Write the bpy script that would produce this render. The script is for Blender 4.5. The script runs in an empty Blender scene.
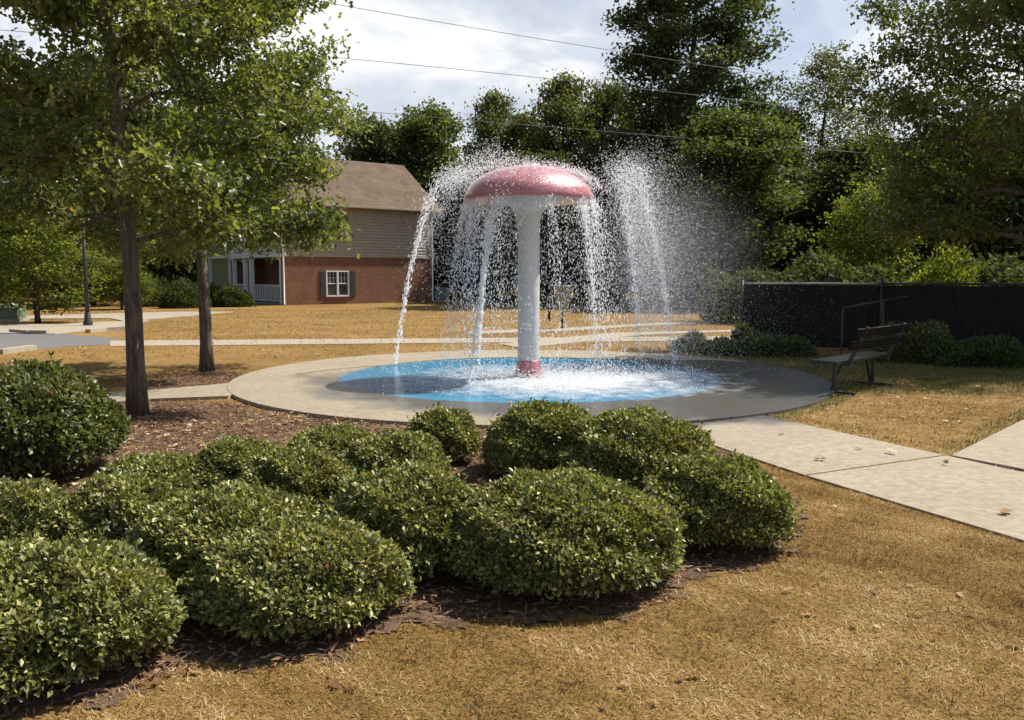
import bpy, math, random
import numpy as np
from mathutils import Vector, Matrix
C = bpy.context.scene.collection
PI = math.pi
rng = np.random.default_rng(7)
random.seed(7)

# ------------------------------------------------------------------ camera
F, HC, PITCH = 850.0, 1.7, math.radians(5.71)
cs, sn = math.cos(PITCH), math.sin(PITCH)
def ray(px, py):
    x = (px-512)/F; u = (360-py)/F
    return (x, cs+u*sn, -sn+u*cs)
def G(px, py, z=0.0):
    d = ray(px, py); t = (z-HC)/d[2]
    return (d[0]*t, d[1]*t)
def AT(px, py, Y):
    d = ray(px, py); t = Y/d[1]
    return (d[0]*t, Y, HC+d[2]*t)
def XY(px, Y, z=0.0):
    return ((px-512)/F*(Y*cs+(HC-z)*sn), Y)
cam = bpy.data.cameras.new('camera'); co = bpy.data.objects.new('camera', cam); C.objects.link(co)
co.location = (0, 0, HC); co.rotation_euler = (PI/2-PITCH, 0, 0)
cam.sensor_width = 36; cam.lens = 36*F/1024; cam.clip_end = 2000; cam.clip_start = 0.05
bpy.context.scene.camera = co

# ------------------------------------------------------------------ node helpers
def newmat(name):
    m = bpy.data.materials.new(name); m.use_nodes = True
    nt = m.node_tree; nt.nodes.clear()
    return m, nt
def N(nt, typ, **kw):
    n = nt.nodes.new(typ)
    for k, v in kw.items():
        if k.startswith('i_'): n.inputs[k[2:].replace('_', ' ')].default_value = v
        else: setattr(n, k, v)
    return n
def L(nt, a, b): nt.links.new(a, b)
def ramp(nt, fac, stops, interp='LINEAR'):
    r = N(nt, 'ShaderNodeValToRGB'); r.color_ramp.interpolation = interp
    e = r.color_ramp.elements
    while len(e) < len(stops): e.new(0.5)
    for i, (p, c) in enumerate(stops):
        e[i].position = p
        e[i].color = (c, c, c, 1) if not hasattr(c, '__len__') else tuple(c)+(1,)
    L(nt, fac, r.inputs[0]); return r.outputs[0]
def noise(nt, scale, detail=4, rough=0.6, vec=None, dist=0):
    n = N(nt, 'ShaderNodeTexNoise'); n.inputs['Scale'].default_value = scale
    n.inputs['Detail'].default_value = detail; n.inputs['Roughness'].default_value = rough
    n.inputs['Distortion'].default_value = dist
    if vec is not None: L(nt, vec, n.inputs['Vector'])
    return n.outputs[0]
def mixc(nt, fac, a, b, mode='MIX'):
    m = N(nt, 'ShaderNodeMix', data_type='RGBA', blend_type=mode)
    for sock, v in ((m.inputs[0], fac), (m.inputs[6], a), (m.inputs[7], b)):
        if hasattr(v, 'is_output'): L(nt, v, sock)
        elif hasattr(v, '__len__'): sock.default_value = tuple(v)+(1,)
        else: sock.default_value = v
    return m.outputs[2]
def bump(nt, h, strength=0.3, dist=0.02):
    b = N(nt, 'ShaderNodeBump'); b.inputs['Strength'].default_value = strength
    b.inputs['Distance'].default_value = dist; L(nt, h, b.inputs['Height']); return b.outputs[0]
def objvec(nt, scale=None):
    t = N(nt, 'ShaderNodeTexCoord').outputs['Object']
    if scale:
        m = N(nt, 'ShaderNodeMapping'); m.inputs['Scale'].default_value = scale
        L(nt, t, m.inputs['Vector']); return m.outputs[0]
    return t
def finish(nt, col, rough=0.7, nrm=None, spec=0.5, metal=0, coat=0):
    p = N(nt, 'ShaderNodeBsdfPrincipled'); o = N(nt, 'ShaderNodeOutputMaterial')
    for s, v in (('Base Color', col), ('Roughness', rough), ('Metallic', metal)):
        if hasattr(v, 'is_output'): L(nt, v, p.inputs[s])
        elif hasattr(v, '__len__'): p.inputs[s].default_value = tuple(v)+(1,)
        else: p.inputs[s].default_value = v
    p.inputs['Specular IOR Level'].default_value = spec
    p.inputs['Coat Weight'].default_value = coat; p.inputs['Coat Roughness'].default_value = 0.08
    if nrm is not None: L(nt, nrm, p.inputs['Normal'])
    L(nt, p.outputs[0], o.inputs[0]); return p
def simple(name, c1, c2, scale=8, rough=0.6, bs=0.15, bd=0.01, metal=0, spec=0.5, vs=None, coat=0):
    m, nt = newmat(name); v = objvec(nt, vs)
    n1 = noise(nt, scale, 6, 0.65, v)
    col = mixc(nt, ramp(nt, n1, [(0.3, 0.0), (0.7, 1.0)]), c1, c2)
    finish(nt, col, rough, bump(nt, n1, bs, bd), spec, metal, coat); return m
def leafmat(name, stops, trans=0.35, rough=0.45, tcol=(1.3, 1.35, 0.5), spec=0.4):
    m, nt = newmat(name)
    a = N(nt, 'ShaderNodeAttribute', attribute_name='rnd')
    col = ramp(nt, a.outputs['Fac'], stops)
    p = N(nt, 'ShaderNodeBsdfPrincipled'); L(nt, col, p.inputs['Base Color'])
    p.inputs['Roughness'].default_value = rough; p.inputs['Specular IOR Level'].default_value = spec
    t = N(nt, 'ShaderNodeBsdfTranslucent'); L(nt, mixc(nt, 1.0, col, tcol, 'MULTIPLY'), t.inputs[0])
    mx = N(nt, 'ShaderNodeMixShader'); mx.inputs[0].default_value = trans
    o = N(nt, 'ShaderNodeOutputMaterial')
    L(nt, p.outputs[0], mx.inputs[1]); L(nt, t.outputs[0], mx.inputs[2]); L(nt, mx.outputs[0], o.inputs[0])
    return m

# ------------------------------------------------------------------ materials
def m_ground():
    m, nt = newmat('dry_lawn'); v = objvec(nt)
    a = noise(nt, 0.35, 5, 0.6, v); b = noise(nt, 3.0, 6, 0.7, v); c = noise(nt, 60, 4, 0.8, v)
    col = mixc(nt, ramp(nt, a, [(0.35, 0.0), (0.65, 1.0)]), (0.21, 0.122, 0.036), (0.33, 0.208, 0.074))
    col = mixc(nt, ramp(nt, b, [(0.40, 0.0), (0.72, 0.75)]), col, (0.15, 0.09, 0.03))
    col = mixc(nt, ramp(nt, c, [(0.35, 0.65), (0.6, 0.0)]), col, (0.09, 0.055, 0.02))
    finish(nt, col, 0.95, bump(nt, c, 0.8, 0.02), 0.1); return m
def m_concrete():
    m, nt = newmat('paving_concrete'); v = objvec(nt)
    a = noise(nt, 0.9, 6, 0.65, v); b = noise(nt, 14, 6, 0.7, v); c = noise(nt, 160, 3, 0.7, v)
    dry = mixc(nt, ramp(nt, a, [(0.3, 0.0), (0.7, 1.0)]), (0.265, 0.215, 0.148), (0.34, 0.285, 0.205))
    dry = mixc(nt, ramp(nt, b, [(0.35, 0.7), (0.6, 0.0)]), dry, (0.155, 0.126, 0.088))
    dry = mixc(nt, ramp(nt, c, [(0.35, 0.4), (0.55, 0.0)]), dry, (0.13, 0.105, 0.073))
    # splashed ellipse round the pad (a real stain: where the water lands)
    mp = N(nt, 'ShaderNodeMapping'); mp.inputs['Location'].default_value = (-1.95/4.95, -13.2/3.75, 0)
    mp.inputs['Scale'].default_value = (1/4.95, 1/3.75, 0)
    L(nt, v, mp.inputs['Vector'])
    ln = N(nt, 'ShaderNodeVectorMath', operation='LENGTH'); L(nt, mp.outputs[0], ln.inputs[0])
    wn = noise(nt, 1.4, 5, 0.6, v)
    s = N(nt, 'ShaderNodeMath', operation='MULTIPLY_ADD'); L(nt, wn, s.inputs[0]); s.inputs[1].default_value = 0.28
    L(nt, ln.outputs['Value'], s.inputs[2])
    wet = ramp(nt, s.outputs[0], [(0.93, 1.0), (1.09, 0.0)]) if False else None
    ms = N(nt, 'ShaderNodeMapRange'); L(nt, s.outputs[0], ms.inputs['Value'])
    ms.inputs['From Min'].default_value = 1.20; ms.inputs['From Max'].default_value = 1.06
    wet = ms.outputs[0]
    col = mixc(nt, wet, dry, (0.092, 0.087, 0.080))
    r = mixc(nt, wet, (0.85, 0.85, 0.85), (0.22, 0.22, 0.22))
    finish(nt, col, r, bump(nt, b, 0.12, 0.01), 0.5); return m
def m_mulch():
    m, nt = newmat('bark_mulch'); v = objvec(nt)
    a = noise(nt, 1.3, 5, 0.6, v); b = noise(nt, 45, 6, 0.75, v)
    col = mixc(nt, ramp(nt, a, [(0.35, 0.0), (0.65, 1.0)]), (0.15, 0.095, 0.06), (0.27, 0.185, 0.12))
    col = mixc(nt, ramp(nt, b, [(0.35, 0.8), (0.6, 0.0)]), col, (0.07, 0.04, 0.025))
    finish(nt, col, 0.95, bump(nt, b, 1.0, 0.03), 0.1); return m
def m_pad():
    m, nt = newmat('painted_pool_blue'); v = objvec(nt)
    a = noise(nt, 1.2, 5, 0.6, v); b = noise(nt, 9, 6, 0.7, v)
    blue = mixc(nt, ramp(nt, a, [(0.35, 0.0), (0.65, 1.0)]), (0.038, 0.20, 0.36), (0.060, 0.27, 0.43))
    rip = noise(nt, 26, 3, 0.5, v)
    finish(nt, blue, 0.12, bump(nt, rip, 0.35, 0.01), 0.6); return m
def m_foam():
    m, nt = newmat('splash_foam'); v = objvec(nt)
    ln = N(nt, 'ShaderNodeVectorMath', operation='LENGTH'); L(nt, v, ln.inputs[0])
    mr = N(nt, 'ShaderNodeMapRange'); L(nt, ln.outputs['Value'], mr.inputs['Value'])
    mr.inputs['From Min'].default_value = 0.15; mr.inputs['From Max'].default_value = 1.05
    mr.inputs['To Min'].default_value = 0.60; mr.inputs['To Max'].default_value = -0.05
    n = noise(nt, 5.5, 8, 0.72, objvec(nt, (2.0, 1.2, 1)))
    ad = N(nt, 'ShaderNodeMath', operation='ADD'); L(nt, n, ad.inputs[0]); L(nt, mr.outputs[0], ad.inputs[1])
    al = ramp(nt, ad.outputs[0], [(0.50, 0.0), (1.02, 0.88)])
    p = N(nt, 'ShaderNodeBsdfPrincipled'); p.inputs['Base Color'].default_value = (0.6, 0.63, 0.66, 1)
    p.inputs['Roughness'].default_value = 0.5
    L(nt, bump(nt, n, 0.8, 0.05), p.inputs['Normal'])
    t = N(nt, 'ShaderNodeBsdfTransparent'); mx = N(nt, 'ShaderNodeMixShader'); o = N(nt, 'ShaderNodeOutputMaterial')
    L(nt, al, mx.inputs[0]); L(nt, t.outputs[0], mx.inputs[1]); L(nt, p.outputs[0], mx.inputs[2]); L(nt, mx.outputs[0], o.inputs[0])
    return m
def m_brick():
    m, nt = newmat('red_brick'); t = N(nt, 'ShaderNodeTexCoord').outputs['Object']
    mp = N(nt, 'ShaderNodeMapping'); mp.inputs['Rotation'].default_value = (PI/2, 0, 0); L(nt, t, mp.inputs[0])
    b = N(nt, 'ShaderNodeTexBrick'); L(nt, mp.outputs[0], b.inputs['Vector'])
    b.inputs['Scale'].default_value = 1.0; b.inputs['Brick Width'].default_value = 0.24; b.inputs['Row Height'].default_value = 0.085
    b.inputs['Mortar Size'].default_value = 0.007
    b.inputs['Color1'].default_value = (0.25, 0.112, 0.062, 1); b.inputs['Color2'].default_value = (0.17, 0.078, 0.045, 1)
    b.inputs['Mortar'].default_value = (0.22, 0.16, 0.12, 1)
    n = noise(nt, 1.5, 5, 0.6, t)
    col = mixc(nt, ramp(nt, n, [(0.4, 0.0), (0.75, 0.5)]), b.outputs[0], (0.15, 0.05, 0.03))
    finish(nt, col, 0.9, bump(nt, b.outputs[1], 0.2, -0.01), 0.2); return m
def m_roof():
    m, nt = newmat('shingle_roof'); v = objvec(nt)
    b = N(nt, 'ShaderNodeTexBrick'); L(nt, v, b.inputs['Vector'])
    b.inputs['Scale'].default_value = 1.0; b.inputs['Brick Width'].default_value = 0.32; b.inputs['Row Height'].default_value = 0.14
    b.inputs['Mortar Size'].default_value = 0.008
    b.inputs['Color1'].default_value = (0.13, 0.098, 0.07, 1); b.inputs['Color2'].default_value = (0.095, 0.07, 0.05, 1)
    b.inputs['Mortar'].default_value = (0.09, 0.06, 0.045, 1)
    n = noise(nt, 0.8, 5, 0.6, v)
    col = mixc(nt, ramp(nt, n, [(0.4, 0.0), (0.7, 0.4)]), b.outputs[0], (0.21, 0.155, 0.11))
    finish(nt, col, 0.95, None, 0.1); return m
def m_cap():
    m, nt = newmat('red_fibreglass'); v = objvec(nt)
    n = noise(nt, 2.5, 4, 0.6, v); w = noise(nt, 75, 3, 0.8, v)
    col = mixc(nt, ramp(nt, n, [(0.35, 0.0), (0.65, 1.0)]), (0.36, 0.075, 0.092), (0.44, 0.13, 0.145))
    col = mixc(nt, ramp(nt, w, [(0.50, 0.0), (0.62, 0.75)]), col, (0.70, 0.48, 0.50))
    finish(nt, col, 0.22, bump(nt, w, 0.5, 0.01), 0.6, 0, 0.6); return m
def m_white():
    m, nt = newmat('wet_white_paint'); v = objvec(nt)
    n = noise(nt, 3, 5, 0.6, objvec(nt, (1, 1, 0.2)))
    col = mixc(nt, ramp(nt, n, [(0.45, 0.0), (0.75, 0.5)]), (0.55, 0.55, 0.54), (0.42, 0.40, 0.36))
    finish(nt, col, 0.3, bump(nt, noise(nt, 40, 3, 0.6, v), 0.15, 0.005), 0.5); return m
def m_bark(name, c1, c2):
    m, nt = newmat(name); v = objvec(nt, (14, 14, 2.2))
    n = noise(nt, 1.6, 7, 0.72, v, 0.5); k = noise(nt, 1.1, 4, 0.6, objvec(nt))
    col = mixc(nt, ramp(nt, n, [(0.35, 0.0), (0.65, 1.0)]), c1, c2)
    col = mixc(nt, ramp(nt, k, [(0.5, 0.0), (0.75, 0.5)]), col, (0.16, 0.16, 0.12))
    finish(nt, col, 0.95, bump(nt, n, 1.0, 0.05), 0.15); return m
def m_drops():
    m, nt = newmat('water_drops')
    p = N(nt, 'ShaderNodeBsdfPrincipled'); p.inputs['Base Color'].default_value = (0.93, 0.95, 0.97, 1)
    p.inputs['Roughness'].default_value = 0.15; p.inputs['Specular IOR Level'].default_value = 0.8
    t = N(nt, 'ShaderNodeBsdfTranslucent'); t.inputs[0].default_value = (0.93, 0.95, 0.97, 1)
    mx = N(nt, 'ShaderNodeMixShader'); mx.inputs[0].default_value = 0.55
    tr = N(nt, 'ShaderNodeBsdfTransparent'); m2 = N(nt, 'ShaderNodeMixShader'); m2.inputs[0].default_value = 0.48
    o = N(nt, 'ShaderNodeOutputMaterial')
    L(nt, p.outputs[0], mx.inputs[1]); L(nt, t.outputs[0], mx.inputs[2])
    L(nt, mx.outputs[0], m2.inputs[1]); L(nt, tr.outputs[0], m2.inputs[2]); L(nt, m2.outputs[0], o.inputs[0]); return m

M = {}
M['ground'] = m_ground(); M['concrete'] = m_concrete(); M['mulch'] = m_mulch(); M['pad'] = m_pad(); M['foam'] = m_foam()
M['brick'] = m_brick(); M['roof'] = m_roof(); M['cap'] = m_cap(); M['white'] = m_white(); M['drops'] = m_drops()
M['bark'] = m_bark('oak_bark', (0.055, 0.044, 0.034), (0.20, 0.16, 0.12))
M['farbark'] = m_bark('dark_bark', (0.03, 0.025, 0.02), (0.09, 0.075, 0.06))
M['asphalt'] = simple('asphalt', (0.09, 0.09, 0.094), (0.125, 0.122, 0.12), 20, 0.9)
M['farcon'] = simple('far_path_concrete', (0.25, 0.21, 0.15), (0.31, 0.265, 0.20), 6, 0.9)
M['kerb'] = simple('kerb_concrete', (0.25, 0.22, 0.17), (0.36, 0.32, 0.25), 9, 0.9)
M['siding'] = simple('beige_siding', (0.35, 0.285, 0.205), (0.40, 0.33, 0.245), 3, 0.7)
M['greensiding'] = simple('green_siding', (0.20, 0.24, 0.12), (0.25, 0.29, 0.15), 3, 0.7)
M['trim'] = simple('white_trim', (0.68, 0.68, 0.66), (0.78, 0.78, 0.76), 4, 0.6)
M['darktrim'] = simple('shutter_paint', (0.06, 0.058, 0.045), (0.09, 0.085, 0.065), 6, 0.5)
M['glass'] = simple('window_glass', (0.03, 0.035, 0.04), (0.08, 0.09, 0.10), 1.5, 0.06, 0, 0.001, spec=1.0)
M['black'] = simple('black_steel', (0.012, 0.012, 0.012), (0.03, 0.028, 0.026), 30, 0.42)
M['plank'] = simple('dark_bench_plank', (0.006, 0.006, 0.006), (0.014, 0.014, 0.014), 5, 0.75, 0.3, 0.004, spec=0.08, vs=(1, 14, 14))
M['wetlitplank'] = simple('wet_lit_seat_plank', (0.012, 0.012, 0.012), (0.028, 0.027, 0.026), 5, 0.30, 0.2, 0.004, vs=(1, 14, 14))  # wet seat boards, base lighter than the backrest to paint the lit top
M['screen'] = simple('fence_screen', (0.010, 0.010, 0.009), (0.026, 0.024, 0.020), 3, 0.85, 0.3, 0.01, spec=0.15, vs=(9, 9, 0.7))
M['steel'] = simple('steel_and_sunlit_rail', (0.35, 0.35, 0.34), (0.5, 0.5, 0.48), 12, 0.35, metal=0.8)  # fountain bolts and nozzle; also paints the sunlit stretch of fence rail
M['utility'] = simple('utility_green', (0.10, 0.14, 0.09), (0.16, 0.20, 0.13), 5, 0.6)
M['acgrey'] = simple('ac_grey', (0.16, 0.17, 0.16), (0.24, 0.24, 0.22), 5, 0.6)
M['wire'] = simple('aluminium_wire', (0.10, 0.10, 0.10), (0.16, 0.16, 0.16), 5, 0.6)
M['wood'] = simple('shrub_stem', (0.06, 0.045, 0.03), (0.12, 0.09, 0.06), 30, 0.9)
M['shrub'] = leafmat('holly_leaf', [(0, (0.055, 0.066, 0.022)), (0.35, (0.135, 0.146, 0.046)), (0.7, (0.30, 0.295, 0.088)), (0.96, (0.50, 0.47, 0.18)), (1, (0.32, 0.17, 0.10))], 0.22, 0.42, (1.3, 1.35, 0.5), 0.4)
M['shrub2'] = leafmat('broad_shrub_leaf', [(0, (0.045, 0.056, 0.018)), (0.5, (0.10, 0.116, 0.034)), (0.94, (0.20, 0.21, 0.065)), (1, (0.26, 0.13, 0.08))], 0.25, 0.42, (1.3, 1.35, 0.5), 0.4)
M['oak'] = leafmat('oak_leaf', [(0, (0.042, 0.056, 0.018)), (0.4, (0.095, 0.115, 0.032)), (0.8, (0.175, 0.195, 0.055)), (0.995, (0.27, 0.26, 0.08)), (1, (0.30, 0.20, 0.06))], 0.48, 0.42, (1.35, 1.4, 0.6), 0.5)
M['far1'] = leafmat('far_leaf_green', [(0, (0.038, 0.050, 0.018)), (0.6, (0.095, 0.12, 0.036)), (1, (0.18, 0.20, 0.065))], 0.42, 0.6, (1.3, 1.35, 0.5), 0.2)
M['far2'] = leafmat('far_leaf_dark', [(0, (0.034, 0.044, 0.020)), (0.6, (0.078, 0.098, 0.036)), (1, (0.15, 0.17, 0.060))], 0.35, 0.65, (1.3, 1.35, 0.5), 0.15)
M['far3'] = leafmat('far_leaf_autumn', [(0, (0.040, 0.052, 0.020)), (0.55, (0.095, 0.11, 0.038)), (0.85, (0.15, 0.155, 0.06)), (1, (0.20, 0.12, 0.08))], 0.42, 0.6, (1.3, 1.35, 0.5), 0.2)
M['far4'] = leafmat('far_leaf_bright', [(0, (0.05, 0.07, 0.018)), (0.5, (0.13, 0.155, 0.034)), (1, (0.27, 0.28, 0.06))], 0.5, 0.5, (1.3, 1.35, 0.5), 0.2)
M['dead'] = leafmat('dead_leaf', [(0, (0.10, 0.05, 0.025)), (0.5, (0.26, 0.15, 0.07)), (0.85, (0.42, 0.29, 0.16)), (1, (0.62, 0.50, 0.34))], 0.2, 0.8, (1, 0.9, 0.7), 0.1)
M['straw'] = leafmat('dry_grass_blade', [(0, (0.10, 0.056, 0.018)), (0.35, (0.225, 0.132, 0.040)), (0.7, (0.36, 0.235, 0.088)), (1, (0.58, 0.45, 0.25))], 0.3, 0.8, (1.1, 1.0, 0.7), 0.1)
M['greengrass'] = leafmat('green_grass_blade', [(0, (0.05, 0.068, 0.02)), (1, (0.14, 0.145, 0.05))], 0.3, 0.7)
M['chips'] = leafmat('mulch_chip', [(0, (0.07, 0.036, 0.02)), (0.5, (0.20, 0.115, 0.068)), (0.85, (0.33, 0.21, 0.13)), (1, (0.48, 0.37, 0.25))], 0.0, 0.9, spec=0.1)

# ------------------------------------------------------------------ object helpers
def tag(o, label=None, cat=None, group=None, kind=None):
    if label: o['label'] = label
    if cat: o['category'] = cat
    if group: o['group'] = group
    if kind: o['kind'] = kind
    return o
def empty(name, loc, rz=0):
    o = bpy.data.objects.new(name, None); C.objects.link(o); o.location = loc; o.rotation_euler = (0, 0, rz)
    o.empty_display_size = 0.2; return o
def link(name, me, mat, parent=None, loc=None):
    me.materials.append(mat) if mat and not me.materials else None
    o = bpy.data.objects.new(name, me); C.objects.link(o)
    if parent: o.parent = parent
    if loc: o.location = loc
    return o
class MB:
    def __init__(s): s.v = []; s.f = []; s.sm = []
    def add(s, vs, fs, smooth=False):
        n = len(s.v); s.v += [tuple(p) for p in vs]; s.f += [tuple(i+n for i in f) for f in fs]; s.sm += [smooth]*len(fs)
        return s
    def box(s, c, d, rz=0, rot=None):
        x, y, z = d[0]/2, d[1]/2, d[2]/2
        R = rot if rot is not None else Matrix.Rotation(rz, 3, 'Z')
        vs = [Vector(c)+R@Vector((a*x, b*y, e*z)) for e in (-1, 1) for b in (-1, 1) for a in (-1, 1)]
        return s.add(vs, [(0, 2, 3, 1), (4, 5, 7, 6), (0, 1, 5, 4), (2, 6, 7, 3), (0, 4, 6, 2), (1, 3, 7, 5)])
    def bar(s, a, b, w, h, up=(0, 0, 1)):
        a, b = Vector(a), Vector(b); d = (b-a); l = d.length; d.normalize()
        side = d.cross(Vector(up)); side.normalize(); u = side.cross(d)
        R = Matrix((d, side, u)).transposed()
        return s.box((a+b)/2, (l, w, h), rot=R)
    def tube(s, pts, rad, n=8, caps=True):
        pts = [Vector(p) for p in pts]
        if not hasattr(rad, '__len__'): rad = [rad]*len(pts)
        vs = []; fs = []; prev = None
        for i, p in enumerate(pts):
            d = (pts[min(i+1, len(pts)-1)]-pts[max(i-1, 0)]).normalized()
            a = prev if prev is not None else (Vector((1, 0, 0)) if abs(d.x) < 0.8 else Vector((0, 1, 0)))
            s1 = (a-d*a.dot(d)).normalized(); prev = s1; s2 = d.cross(s1)
            for k in range(n):
                t = 2*PI*k/n; vs.append(p+(s1*math.cos(t)+s2*math.sin(t))*rad[i])
        for i in range(len(pts)-1):
            for k in range(n):
                k2 = (k+1) % n; fs.append((i*n+k, i*n+k2, (i+1)*n+k2, (i+1)*n+k))
        if caps: fs.append(tuple(range(n-1, -1, -1))); fs.append(tuple((len(pts)-1)*n+k for k in range(n)))
        return s.add(vs, fs, True)
    def lathe(s, prof, n=48, c=(0, 0, 0)):
        vs = []; fs = []
        for r, z in prof:
            for k in range(n):
                t = 2*PI*k/n; vs.append((c[0]+r*math.cos(t), c[1]+r*math.sin(t), c[2]+z))
        for i in range(len(prof)-1):
            for k in range(n):
                k2 = (k+1) % n; fs.append((i*n+k, i*n+k2, (i+1)*n+k2, (i+1)*n+k))
        return s.add(vs, fs, True)
    def prism(s, poly, z0, z1):
        n = len(poly)
        area = sum(poly[i][0]*poly[(i+1) % n][1]-poly[(i+1) % n][0]*poly[i][1] for i in range(n))
        if area < 0: poly = poly[::-1]
        vs = [(x, y, z0) for x, y in poly]+[(x, y, z1) for x, y in poly]
        fs = [tuple(range(n-1, -1, -1)), tuple(range(n, 2*n))]+[(i, (i+1) % n, n+(i+1) % n, n+i) for i in range(n)]
        return s.add(vs, fs)
    def build(s, name, mat, parent=None, bevel=0):
        me = bpy.data.meshes.new(name); me.from_pydata(s.v, [], s.f)
        me.polygons.foreach_set('use_smooth', s.sm); me.update()
        o = link(name, me, mat, parent)
        if bevel:
            b = o.modifiers.new('bevel', 'BEVEL'); b.width = bevel; b.segments = 2; b.limit_method = 'ANGLE'
        return o
def fastmesh(name, V, T, rnd=None, smooth=False):
    V = np.ascontiguousarray(V, dtype=np.float32); T = np.ascontiguousarray(T, dtype=np.int32)
    me = bpy.data.meshes.new(name)
    me.vertices.add(len(V)); me.vertices.foreach_set('co', V.ravel())
    k = T.shape[1]
    me.loops.add(T.size); me.loops.foreach_set('vertex_index', T.ravel())
    me.polygons.add(len(T)); me.polygons.foreach_set('loop_start', np.arange(0, T.size, k, dtype=np.int32))
    try: me.polygons.foreach_set('loop_total', np.full(len(T), k, dtype=np.int32))
    except Exception: pass
    if smooth: me.polygons.foreach_set('use_smooth', np.ones(len(T), dtype=bool))
    if rnd is not None:
        a = me.attributes.new('rnd', 'FLOAT', 'POINT'); a.data.foreach_set('value', np.ascontiguousarray(rnd, dtype=np.float32))
    me.update(calc_edges=True); return me
def unit(a): return a/np.maximum(np.linalg.norm(a, axis=1, keepdims=True), 1e-9)
def leaves(name, P, D, Nn, Ln, Wd, rnd, lobed=False, fold=0.18):
    D = unit(D); S = unit(np.cross(D, Nn)); U = np.cross(S, D); n = len(P)
    Ln = Ln[:, None]; Wd = Wd[:, None]
    if not lobed:
        vs = [P, P+D*Ln*0.45+S*Wd*0.5+U*Wd*fold, P+D*Ln, P+D*Ln*0.45-S*Wd*0.5+U*Wd*fold]
        T = [(0, 1, 2), (0, 2, 3)]
    else:  # a leaf with side lobes
        vs = [P, P+D*Ln*0.30+S*Wd*0.55+U*Wd*fold, P+D*Ln*0.48+S*Wd*0.16, P+D*Ln*0.75+S*Wd*0.5+U*Wd*fold, P+D*Ln,
              P+D*Ln*0.75-S*Wd*0.5+U*Wd*fold, P+D*Ln*0.48-S*Wd*0.16, P+D*Ln*0.30-S*Wd*0.55+U*Wd*fold]
        T = [(0, 1, 2), (0, 2, 6), (0, 6, 7), (2, 3, 4), (2, 4, 6), (4, 5, 6)]
    k = len(vs); V = np.stack(vs, 1).reshape(-1, 3)
    T = (np.array(T)[None]+(np.arange(n)*k)[:, None, None]).reshape(-1, 3)
    return fastmesh(name, V, T, np.repeat(rnd, k))
def rvec(n): return unit(rng.normal(size=(n, 3)))

# ------------------------------------------------------------------ regions
def inpoly(x, y, poly):
    ins = np.zeros(len(x), bool); n = len(poly)
    for i in range(n):
        x1, y1 = poly[i]; x2, y2 = poly[(i+1) % n]
        if y1 == y2: continue
        c = ((y1 > y) != (y2 > y)) & (x < (x2-x1)*(y-y1)/(y2-y1)+x1); ins ^= c
    return ins
PX, PY = 0.28, 14.0          # centre of the splash pad
RP, RA = 3.1, 4.75           # blue radius, apron radius
MX, MY = 0.27, 13.75         # mushroom
mulch_poly = [G(-250, 720), G(60, 716), G(190, 664), G(300, 668), G(400, 628), G(470, 622), G(560, 622), G(640, 612), G(680, 585), G(770, 560), G(796, 528),
              G(786, 490), G(750, 466), G(690, 440), G(600, 424), G(500, 432), G(400, 424), G(330, 420), G(260, 412), G(225, 403), G(112, 402), G(60, 398), G(-200, 398), G(-500, 450)]
mulch_poly2 = [G(120, 388), G(165, 376), G(205, 371), G(250, 374), G(268, 380), G(235, 386), G(150, 392)]
walk_lo = [G(684, 437), G(785, 470.5), G(1024, 543), G(1300, 626)]
walk_hi = [G(738, 411), G(850, 433), G(966, 456.5), G(1024, 472), G(1300, 545)]
cross_l, cross_far = G(968, 455.5), G(1085, 395)
# ------------------------------------------------------------------ setting
g = MB(); g.add([(-700, -60, 0), (700, -60, 0), (700, 1200, 0), (-700, 1200, 0)], [(0, 1, 2, 3)])
tag(g.build('ground', M['ground']), kind='structure')

def lerp(a, b, t): return (a[0]+(b[0]-a[0])*t, a[1]+(b[1]-a[1])*t)
# splash pad: blue disc + radial apron slabs
b = MB(); n = 96
b.add([(PX, PY, 0.036)]+[(PX+(RP+0.02)*math.cos(2*PI*k/n), PY+(RP+0.02)*math.sin(2*PI*k/n), 0.036) for k in range(n)], [(0, k+1, (k+1) % n+1) for k in range(n)])
tag(b.build('pool_basin', M['pad']), kind='structure')
b = MB()
for k in range(10):
    a0 = 2*PI*(k+0.3)/10+0.0012; a1 = 2*PI*(k+1.3)/10-0.0012; m = 14
    an = [a0+(a1-a0)*i/m for i in range(m+1)]
    b.prism([(PX+RP*math.cos(a), PY+RP*math.sin(a)) for a in an]+[(PX+RA*math.cos(a), PY+RA*math.sin(a)) for a in an[::-1]], -0.05, 0.052)
tag(b.build('pool_apron', M['concrete'], bevel=0.006), kind='structure')
# front walkway in slabs with open joints
b = MB()
def slabs(lo, hi, cuts, z):
    for (a0, a1) in zip(cuts[:-1], cuts[1:]):
        e = 0.0025
        p = [along(lo, a0+e), along(lo, a1-e), along(hi, a1-e), along(hi, a0+e)]
        b.prism(p, -0.05, z)
def along(pl, t):
    seg = [math.dist(pl[i], pl[i+1]) for i in range(len(pl)-1)]; tot = sum(seg); d = t*tot
    for i, s_ in enumerate(seg):
        if d <= s_ or i == len(seg)-1: return lerp(pl[i], pl[i+1], d/s_)
        d -= s_
low = [G(684, 437), G(805, 477), G(1024, 543), G(1400, 656)]; hig = [G(738, 411), G(945, 457), G(1024, 473), G(1400, 570)]
j = 0.012
def q(p0, p1, p2, p3): b.prism([p0, p1, p2, p3], -0.05, 0.018)
q(low[0], lerp(low[1], low[0], 0.006), lerp(hig[1], hig[0], 0.006), hig[0])
q(lerp(low[1], low[2], 0.008), lerp(low[2], low[3], 0.0), lerp(hig[2], hig[3], 0.12), lerp(hig[1], hig[2], 0.012))
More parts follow.
